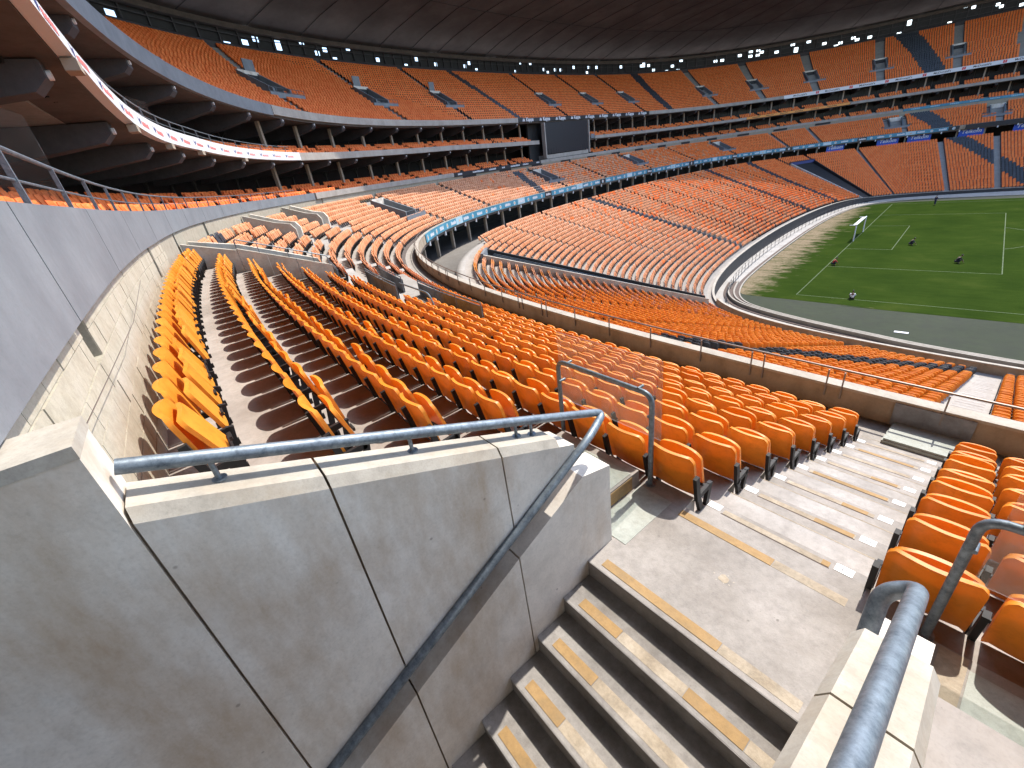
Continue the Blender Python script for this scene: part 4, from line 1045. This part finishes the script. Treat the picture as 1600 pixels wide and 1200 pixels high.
for d in (8.3, 7.4, 6.6): 
    b = MB(); b.tube([X(56.26,d,zr(d)), X(56.26,d,zr(d)+.31)], .014, 6); b.build('post', M['steel'], t, True)
radial_wall('vomitory_wall', 57.82, 58.05, [(10.5,-1.0),(8.95,zr(8.95)),(6.3,zr(6.3))], M['wall'], 'second concrete wall of the small stair opening beyond the near block')
b = MB(); b.rbox(56.38, 57.8, 5.9, 10.4, -5.6, -5.3); structure(b, 'opening_floor', M['stair'])
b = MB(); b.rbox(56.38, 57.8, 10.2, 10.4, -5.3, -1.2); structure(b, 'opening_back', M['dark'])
# platform with corrugated fences
pl = MB(); pl.sweep(lambda s: [(2.55+0*s, -5.0+0*s), (2.55+0*s, -4.22+0*s), (4.7+0*s, -4.22+0*s), (4.7+0*s, -5.0+0*s)], 52.3, 59.4, 1.); structure(pl, 'spectator_platform', M['terr'])
def corr_fence(s0, s1, d, zb, h, label, zb1=None):
    t = empty('corrugated_fence', X((s0+s1)/2, d, zb), label, 'fence'); L = s1-s0; n = int(L/.11); zb1 = zb if zb1 is None else zb1
    nb = max(2, int(L/1.3)+1); edges = np.linspace(s0, s1, nb)
    for a, c in zip(edges[:-1], edges[1:]):
        b = MB(); m_ = int((c-a)/.055); prof = []
        for i in range(m_+1):
            s = a+.02+(c-a-.04)*i/m_; zz = zb+(zb1-zb)*(s-s0)/L; prof.append((s, d+(.03 if i % 2 else -.03), zz))
        V = []; F = []
        for (s, dd, zz) in prof: V += [X(s,dd,zz+.04), X(s,dd,zz+h-.12), X(s,dd+.012,zz+h-.12), X(s,dd+.012,zz+.04)]
        for i in range(m_):
            q = i*4
            for e in range(4): F.append((q+e, q+4+e, q+4+(e+1)%4, q+(e+1)%4))
        b.add(V, F); b.build('cladding_panel', M['zinc'], t)
    for s in edges:
        zz = zb+(zb1-zb)*(s-s0)/L; b = MB(); b.tube([X(s,d+.04,zz-.1), X(s,d+.04,zz+h)], .022, 8); b.build('post', M['zinc'], t, True)
    b = MB(); b.tube([X(s,d+.04,zb+(zb1-zb)*(s-s0)/L+h) for s in np.linspace(s0,s1,8)], .024, 8); b.tube([X(s,d+.04,zb+(zb1-zb)*(s-s0)/L+h-.1) for s in np.linspace(s0,s1,8)], .016, 6); b.build('top_rail', M['steel'], t, True)
corr_fence(53.0, 57.2, 4.62, -4.2, 1.02, 'grey corrugated fence at the back of the spectator platform')
corr_fence(49.6, 54.6, 3.25, -4.62, .98, 'long grey corrugated fence at the front of the spectator platform')
corr_fence(55.6, 59.4, 3.6, -4.5, .95, 'short grey corrugated fence further along the spectator platform')
corr_fence(57.6, 59.3, 5.7, -3.9, .95, 'short barred fence at the mouth of the small stair opening')
t = empty('steel_rail', X(51.5,4.3,-4.2), 'bent pale steel rail standing by the near end of the platform', 'rail'); b = MB()
b.tube(fillet([X(53.0,4.5,-3.2), X(51.2,4.2,-3.35), X(50.9,4.1,-4.4)], .25, 5), .028, 8); b.build('rail_tube', M['steel'], t, True)
# the two stair openings against the fascia on the left
for a, lb in ((69.3,'first'), (76.6,'second')):
    for i, s in enumerate((a, a+1.5)):
        radial_wall('vomitory_wall', s, s+.2, [(10.45,-.72),(8.7,-1.40),(7.8,-1.62),(7.55,-2.0)], M['coping' if i == 0 else 'wall'], '%s wall of the %s stair opening below the grey fascia end' % ('left' if i == 0 else 'right', lb))
    b = MB(); b.rbox(a+.2, a+1.5, 7.6, 10.4, -3.6, -3.3); structure(b, 'opening_floor', M['stair'])
# box-like stair openings on the end and far side
def box_vom(s, w_, d0, d1, zoff, label, zf, glassy=True):
    t = empty('stair_opening', X(s, d0, zf(d0)), label, 'vomitory')
    for q in (s-w_/2, s+w_/2-.22):
        b = MB(); b.prism([(d1, zf(d1)+.75), (d0, zf(d0)+.75), (d0, zf(d0)-.6), (d1, zf(d1)-1.4)], q, q+.22); b.build('side_wall', M['fascia'], t)
    b = MB(); b.prism([(d1, zf(d1)+.78), (d1-.22, zf(d1)+.78), (d1-.22, zf(d1)-1.6), (d1, zf(d1)-1.6)], s-w_/2, s+w_/2); b.build('lintel', M['wall'], t)
    b = MB(); b.rbox(s-w_/2+.2, s+w_/2-.2, d0, d1-.2, zf(d0)-.06, zf(d0)+.02); b.build('floor', M['stair'], t)
    b = MB(); b.rbox(s-w_/2+.25, s+w_/2-.25, d1-.32, d1-.24, zf(d0)+.02, zf(d0)+1.5 if d1-d0 > 3.9 else zf(d1)+.4); b.build('dark_doorway', M['dark'], t)
    b = MB()
    for dz in (.15, .6, 1.0): b.tube([X(s-w_*.95, d0-.55, zf(d0-.55)+dz), X(s+w_*.95, d0-.55, zf(d0-.55)+dz)], .025, 6)
    for x in np.linspace(-.95, .95, 6): b.tube([X(s+w_*x, d0-.55, zf(d0-.55)), X(s+w_*x, d0-.55, zf(d0-.55)+1.0)], .025, 6)
    b.build('guard_rail', M['steel'], t)
    b = MB(); b.rbox(s-w_*.95, s+w_*.95, d0-.62, d0-.58, zf(d0-.6), zf(d0-.6)+.55); b.build('guard_panel', M['fascia'], t)
zfm = lambda d: -(3.2+.33*((6.4-d)/.793))
for i, (s, n_) in enumerate(((90.3,'nearest of the three on the end stand'), (129.1,'below the black screen'), (160.9,'right of the black screen'), (196.6,'at the far corner'), (239.,'across the pitch'), (257.,'across the pitch at the right edge'))):
    zo = float(zmid(s)); box_vom(s, 2.6, 4.2, 8.2, 0, 'grey walled stair opening in the middle tier, '+n_, lambda d: zfm(d)+zo+.1)
for i in range(len(UA)-1):
    j = 9.5; s = ua(i, j); zo = float(zupo(s)); zfu = lambda d: 6.75+.47*((d-11.75)/.8)+zo
    box_vom(s, 2.2, du(7)+.1, du(12), 0, 'grey stair opening in the upper tier, %s from the left' % numw(i+1), zfu, False)
for s in (75.5,88.9,104.65,118.3):
    i = [u_[0] for u_ in UA].index(s); s2 = ua(i, 14); b = MB(); b.rbox(s2-.55, s2+.55, du(13)+.3, du(13)+.4, fu(13)+.3, fu(13)+1.9)
    tag(b.build('light_panel', M['fascia']), 'pale panel standing above the %s stair opening of the upper tier' % numw(i+1), 'panel')
# radial gangway through the end lower tier
t = empty('players_gangway', X(84.3,-16,-13), 'long straight gangway cut through the lower tier with a pale side wall', 'gangway')
zfl = lambda d: -16.62+.267*((d+29.2)/.8)
b = MB(); b.prism([(-28.4, zfl(-28.4)+.95), (-5.2, zfl(-5.2)+.75), (-5.2, zfl(-5.2)-3), (-28.4, zfl(-28.4)-1.6)], 82.3, 82.6); b.build('side_wall', M['coping'], t)
b = MB(); b.prism([(-28.4, zfl(-28.4)+.95), (-5.2, zfl(-5.2)+.75), (-5.2, zfl(-5.2)-3), (-28.4, zfl(-28.4)-1.6)], 86.1, 86.4); b.build('dark_side_wall', M['dark'], t)
b = MB(); b.prism([(-5.0, zfl(-5)+.8), (-5.3, zfl(-5)+.8), (-5.3, zfl(-5)-3), (-5.0, zfl(-5)-3)], 82.3, 86.4); b.build('end_wall', M['fascia'], t)
for q in range(5):
    b = MB(); b.tube([X(82.9+.75*q, -28, zfl(-28)+.55), X(82.9+.75*q, -6, zfl(-6)+.45)], .03, 6); b.build('rail_tube', M['steel'], t, True)
b = MB(); b.prism([(-28.4, zfl(-28.4)+.30), (-5.4, zfl(-5.4)+.2), (-5.4, zfl(-5.4)+.08), (-28.4, zfl(-28.4)+.18)], 82.62, 86.08); b.build('floor', M['dark'], t)
# vehicle tunnel at the far corner
t = empty('pitch_tunnel', X(211,-20,-15), 'wide black tunnel mouth cut into the far corner of the lower tier', 'tunnel')
zo = float(zlow(211)); zft = lambda d: zfl(d)+zo
b = MB(); b.prism([(-29.6, -18.1), (-29.6, zft(-29)+.2), (-7.2, zft(-7.2)+.75), (-7.2, zft(-7.2)-8)], 207.2, 207.6); b.build('left_wall', M['wall'], t)
b = MB(); b.prism([(-29.6, -18.1), (-29.6, zft(-29)+.2), (-7.2, zft(-7.2)+.75), (-7.2, zft(-7.2)-8)], 215.2, 215.6); b.build('right_wall', M['dark'], t)
b = MB(); b.prism([(-7.2, zft(-7.2)+.9), (-7.6, zft(-7.2)+.9), (-7.6, -18.), (-7.2, -18.)], 207.2, 215.6); b.build('back_wall', M['dark'], t)
b = MB(); b.rbox(207.4, 215.4, -7.75, -7.62, zft(-7.5)+.2, zft(-7.5)+.85); b.build('header_sign', M['navy'], t)
b = MB(); b.prism([(-30.3, -17.9), (-7.6, zft(-7.6)+.06), (-7.6, zft(-7.6)+.03), (-30.3, -17.95)], 207.6, 215.2); b.build('dark_ramp', M['dark'], t)
# fence posts and wires in front of the end stand
for s in np.arange(92, 205, 2.4):
    b = MB(); b.tube([X(s,-31.3,-18.15), X(s,-31.3,-16.9)], .03, 6)
    tag(b.build('fence_post', M['beam']), 'thin dark post standing on the track before the end stand', 'post', 'posts on the track before the end stand')
t = empty('track_fence', X(150,-31.3,-18.15), 'thin dark mesh fence along the foot of the end stand', 'fence')
for h in (.15,.65,1.2):
    b = MB(); b.tube([X(s,-31.25,-18.16+h) for s in np.linspace(92,205,60)], .02, 5); b.build('wire', M['beam'], t)
# aisle steps in the nearest lower block
for s_a, lb in ((49.7,'between the two dark bands'), (39.7,'at the right edge')):
    t = empty('aisle_steps', X(s_a,-16,-12.4), 'pale concrete aisle steps in the near lower tier, '+lb, 'steps')
    for j in range(NL-1): b = MB(); b.rbox(s_a-.5, s_a+.5, dl(j)+.4, dl(j+1)-.001, fl_(j)-.01, fl_(j)+.133); b.build('step', M['tread'], t)

# ------------------------------------------------------------------ lettering and advertising
def child_letters(owner_name, idx, mbx, name, mat):
    o = [q for q in COL.objects if q.name.split('.')[0] == owner_name][idx]
    return mbx.build(name, mat, o)
def find(lbl): return [q for q in COL.objects if q.get('label', '').startswith(lbl)][0]
own = find('black band with repeated')
b = MB(); n = 9
for i in range(n):
    s = 131.2+i*5.0; z = float(zup(s))-.33
    text_wall(b, 'Kappa', s+.6, 10.885, z+.02, .86, .03)
    for q in (-1, 1):                                            # two seated figures back to back, as a simple peak
        b.add([X(s-1.15+q*.04,10.885,z-.24), X(s-1.15+q*.36,10.885,z-.24), X(s-1.15+q*.16,10.885,z+.26), X(s-1.15+q*.04,10.885,z+.18)], [(0,1,2,3)])
b.build('lettering', M['white'], own)
own = find('white advertising band'); b = MB(); r = MB()
for i in range(7):
    s = 219.5+i*6.6; z = float(zup(s))-.43; text_wall(b, "McDonald's", s, 10.885, z, .62, .012)
    for q in (0, 1): r.rbox(s+3.3+q*.34, s+3.3+q*.34+.28, 10.87, 10.885, z-.3, z+.3)
b.build('lettering', M['blackprint'], own); r.build('logo', M['red'], own)
own = find('long black advertising board'); b = MB()
for s, wd in ((111.2,.9),(115.6,2.6),(119.3,1.8),(122.2,.6),(125.6,2.6),(128.6,1.6),(132.2,.7)):
    z = float(zs1(s))-.3; q = s-wd/2
    while q < s+wd/2:
        l_ = random.uniform(.1,.22); b.rbox(q, q+l_, 10.285, 10.298, z-.11, z+random.uniform(.07,.16)); q += l_+.05
b.build('lettering', M['white'], own)
own = find('long white advertising board'); b = MB(); r = MB()
for s in np.arange(45.2, 81, 2.05):
    z = float(zs2(s)-h2(s)*.5)
    b.add([X(s-.28,10.212,z+.13), X(s-.12,10.212,z-.12), X(s+.02,10.212,z+.0), X(s+.10,10.212,z+.12), X(s-.12,10.212,z+.03)], [(0,1,4),(1,2,4),(2,3,4)])
    q = s+.14
    while q < s+1.0:
        l_ = random.uniform(.035,.07); r.rbox(q, q+l_, 10.207, 10.217, z-.10, z+random.uniform(.0,.05)); q += l_+.045
b.build('bird_mark', M['navy'], own); r.build('lettering', M['redpale'], own)
# blue banner under the parapet of the end stand: panel by panel
ban = empty('banner_board', X(130,-.2,-5.4), 'blue advertising banner with round logos along the middle tier edge', 'banner')
s = 80.5; i = 0
edges = np.arange(80.5, 251.6, 2.05)
for i, (a, c) in enumerate(zip(edges[:-1], edges[1:])):
    b = MB(); b.sweep(lambda q: [(-.20+0*q, zpar(q)-.84), (-.20+0*q, zpar(q)-.05), (-.165+0*q, zpar(q)-.05), (-.165+0*q, zpar(q)-.84)], a+.005, c-.005, 1.05)
    o = b.build('banner_panel', M['bannerl'] if i % 9 in (6,) else M['blackprint'] if i % 9 == 1 and i > 10 else M['banner'], ban)
lg = MB(); lt = MB(); rd = MB()
for i, a in enumerate(edges[:-1]):
    s = a+1.02; z = float(zpar(s))-.48
    if i % 2 == 0:
        an = [2*math.pi*q/14 for q in range(14)]; lg.add([X(s+.3*math.cos(q), -.212, z+.3*math.sin(q)) for q in an], [tuple(range(14))])
        rd.add([X(s+.05+.13*math.cos(q), -.216, z+.13*math.sin(q)) for q in an], [tuple(range(14))])
    else:
        q = s-.7
        while q < s+.7: l_ = random.uniform(.14,.26); lt.rbox(q, q+l_, -.212, -.203, z-.16, z+random.uniform(.1,.24)); q += l_+.06
lg.build('round_logo', M['bannerl'], ban); lt.build('lettering', M['white'], ban); rd.build('logo_centre', M['orangeprint'], ban)
b = MB(); b.sweep(lambda q: [(-.20+0*q, zpar(q)-.95), (-.20+0*q, zpar(q)-.02), (-.165+0*q, zpar(q)-.02), (-.165+0*q, zpar(q)-.95)], 251.7, SMAX, 1.5)
tag(b.build('banner_board', M['blackprint']), 'black band on the middle tier edge at the far right', 'banner')
for i, (a, c) in enumerate(((223.4,227.6),(234.9,239.4),(241.2,245.8),(250.9,255.3),(260.2,264.7))):
    s = (a+c)/2; b = MB(); b.sweep(lambda q: [(.6+0*q, -8.9+0*q), (.6+0*q, -7.12+0*q), (.7+0*q, -7.12+0*q), (.7+0*q, -8.9+0*q)], a, c, 1.1)
    o = tag(b.build('advert_board', M['telkom']), 'royal blue board with white word behind the far lower tier, %s from the left' % numw(i+1), 'sign', 'blue boards behind the far lower tier')
    b = MB(); text_wall(b, 'Telkom', s, .585, -7.78, 1.15, .015, None, .2); b.build('lettering', M['white'], o)
# orange band and pale blue band lettering (too small to read: broken strokes)
for lbl, zt, a, c, mt in (('orange advertising band', zs2, 207.5, 229.5, 'blackprint'), ('pale blue advertising band', zs1, 241, 264, 'bannerl')):
    own = find(lbl); b = MB()
    for s in np.arange(a+1, c-1, 3.4):
        q = s
        while q < s+1.6: l_ = random.uniform(.15,.3); b.rbox(q, q+l_, 10.27 if zt is zs2 else 10.33, 10.295 if zt is zs2 else 10.355, float(zt(s))-.38, float(zt(s))-.2); q += l_+.08
    b.build('lettering', M[mt], own)

# ------------------------------------------------------------------ people on the pitch
def person(loc, rz, pose, top, legs, label, hat=None):
    rt = empty('person', loc, label, 'person', None, rz)
    J = {}
    if pose == 'crouch':
        J = dict(pel=(0,-.12,.26), chest=(0,.10,.62), neck=(0,.22,.78), head=(0,.30,.93), hl=(-.11,-.10,.24), kl=(-.17,.30,.42), al=(-.15,.06,.07), fl=(-.16,.24,.03),
                 hr=(.11,-.10,.24), kr=(.17,.30,.42), ar=(.15,.06,.07), fr=(.16,.24,.03), sl=(-.2,.12,.68), el=(-.24,.38,.45), wl=(-.1,.52,.16), sr=(.2,.12,.68), er=(.24,.38,.45), wr=(.1,.55,.12))
    elif pose == 'sit':
        J = dict(pel=(0,-.05,.12), chest=(0,.02,.52), neck=(0,.06,.70), head=(0,.09,.86), hl=(-.11,0,.12), kl=(-.22,.34,.38), al=(-.14,.42,.07), fl=(-.13,.58,.04),
                 hr=(.11,0,.12), kr=(.22,.34,.38), ar=(.14,.42,.07), fr=(.13,.58,.04), sl=(-.2,.03,.6), el=(-.27,.2,.38), wl=(-.14,.38,.3), sr=(.2,.03,.6), er=(.27,.2,.38), wr=(.14,.38,.3))
    else:
        J = dict(pel=(0,0,.92), chest=(0,.0,1.30), neck=(0,.02,1.48), head=(0,.04,1.64), hl=(-.09,0,.88), kl=(-.1,.06,.48), al=(-.1,-.02,.08), fl=(-.11,.14,.03),
                 hr=(.09,0,.88), kr=(.1,.0,.48), ar=(.1,-.08,.08), fr=(.11,.08,.03), sl=(-.19,0,1.40), el=(-.25,-.02,1.12), wl=(-.24,.1,.88), sr=(.19,0,1.40), er=(.25,.0,1.12), wr=(.23,.14,.9))
    R = dict(pel=.135, chest=.15, neck=.06, head=.055, hl=.095, kl=.062, al=.045, fl=.035, hr=.095, kr=.062, ar=.045, fr=.035, sl=.062, el=.045, wl=.033, sr=.062, er=.045, wr=.033)
    def skin(names, edges, name, mat, grow=0.):
        me = bpy.data.meshes.new(name); me.from_pydata([J[k] for k in names], [tuple(names.index(q) for q in e) for e in edges], [])
        o = bpy.data.objects.new(name, me); COL.objects.link(o)
        md = o.modifiers.new('skin', 'SKIN'); 
        for i, k in enumerate(names):
            r_ = R[k]+grow; me.skin_vertices[0].data[i].radius = (r_, r_*.85); me.skin_vertices[0].data[i].use_root = i == 0
        o.modifiers.new('sub', 'SUBSURF').levels = 1; o.modifiers['sub'].render_levels = 1
        dg = bpy.context.evaluated_depsgraph_get(); m2 = bpy.data.meshes.new_from_object(o.evaluated_get(dg)); bpy.data.objects.remove(o)
        m2.materials.clear(); m2.materials.append(mat); m2.polygons.foreach_set('use_smooth', [True]*len(m2.polygons))
        o2 = bpy.data.objects.new(name, m2); COL.objects.link(o2); o2.parent = rt; return o2
    allb = ['pel','chest','neck','head','hl','kl','al','fl','hr','kr','ar','fr','sl','el','wl','sr','er','wr']
    ed = [('pel','chest'),('chest','neck'),('neck','head'),('pel','hl'),('hl','kl'),('kl','al'),('al','fl'),('pel','hr'),('hr','kr'),('kr','ar'),('ar','fr'),('chest','sl'),('sl','el'),('el','wl'),('chest','sr'),('sr','er'),('er','wr')]
    body = skin(allb, ed, 'body', M['skin'])
    skin(['chest','pel','sl','el','sr','er'], [('chest','pel'),('chest','sl'),('sl','el'),('chest','sr'),('sr','er')], 'shirt', top, .022)
    skin(['pel','hl','kl','al','hr','kr','ar'], [('pel','hl'),('hl','kl'),('kl','al'),('pel','hr'),('hr','kr'),('kr','ar')], 'trousers', legs, .018)
    for nm, rr, mt, dz in (('head', (.078,.095,.115), M['skin'], .02), ('hair', (.084,.1,.085), hat or M['hair'], .065)):
        bm = bmesh.new(); bmesh.ops.create_uvsphere(bm, u_segments=14, v_segments=10, radius=1)
        for v_ in bm.verts: v_.co = Vector((v_.co.x*rr[0], v_.co.y*rr[1]-(.012 if nm == 'hair' else 0), v_.co.z*rr[2]))+Vector(J['head'])+Vector((0,0,dz))
        me = bpy.data.meshes.new(nm); bm.to_mesh(me); bm.free(); me.materials.append(mt); me.polygons.foreach_set('use_smooth', [True]*len(me.polygons))
        o = bpy.data.objects.new(nm, me); COL.objects.link(o); o.parent = rt
    for side, wk in ((-1,'wl'),(1,'wr')):
        b = MB(); p = Vector(J[wk])
        for f_ in range(4): b.tube([p+Vector((.012*(f_-1.5),.02,-.01)), p+Vector((.016*(f_-1.5),.08,-.035)), p+Vector((.016*(f_-1.5),.105,-.075))], .009, 5)
        b.tube([p+Vector((-side*.02,.01,0)), p+Vector((-side*.055,.05,-.03))], .010, 5); b.tube([p, p+Vector((0,.05,-.015))], .03, 6)
        me = bpy.data.meshes.new('hand'); me.from_pydata(b.v, [], b.f); me.materials.append(M['skin']); o = bpy.data.objects.new('hand', me); COL.objects.link(o); o.parent = rt
person((0.6,14.6,0), math.radians(-70), 'crouch', M['clothr'], M['clothk'], 'person in red top and black trousers crouching on the goal line')
person((5.3,0.1,0), math.radians(10), 'sit', M['clothw'], M['clothk'], 'person in white shirt sitting on the near touchline, back to the camera')
person((7.2,28.1,0), math.radians(-80), 'crouch', M['clothk'], M['clothk'], 'person in dark clothes crouching inside the penalty area near the goal')
person((12.6,18.3,0), math.radians(-75), 'crouch', M['clothk'], M['clothk'], 'person all in black crouching near the right end of the penalty area')
person((6.8,65.2,0), math.radians(150), 'stand', M['clothb'], M['clothb'], 'person in navy clothes standing by the far touchline')
b = MB(); b.box((10.0,-8.6,0),(11.0,-8.25,.03)); tag(b.build('white_board', M['white']), 'small white board lying on the dark green apron', 'board')
for o in COL.objects:
    if o.parent and o.name.split('.')[0] in ('lettering','frame','lattice','round_logo','logo_centre','bird_mark','logo','dark_opening','guard_rail','lower_louvres','recess_back','panel_field','number','top_rail'): o['kind'] = 'stuff'
print('SEATS baked', NSEAT, 'hero', len(HERO), 'blocks', cnt, 'objects', len(COL.objects))
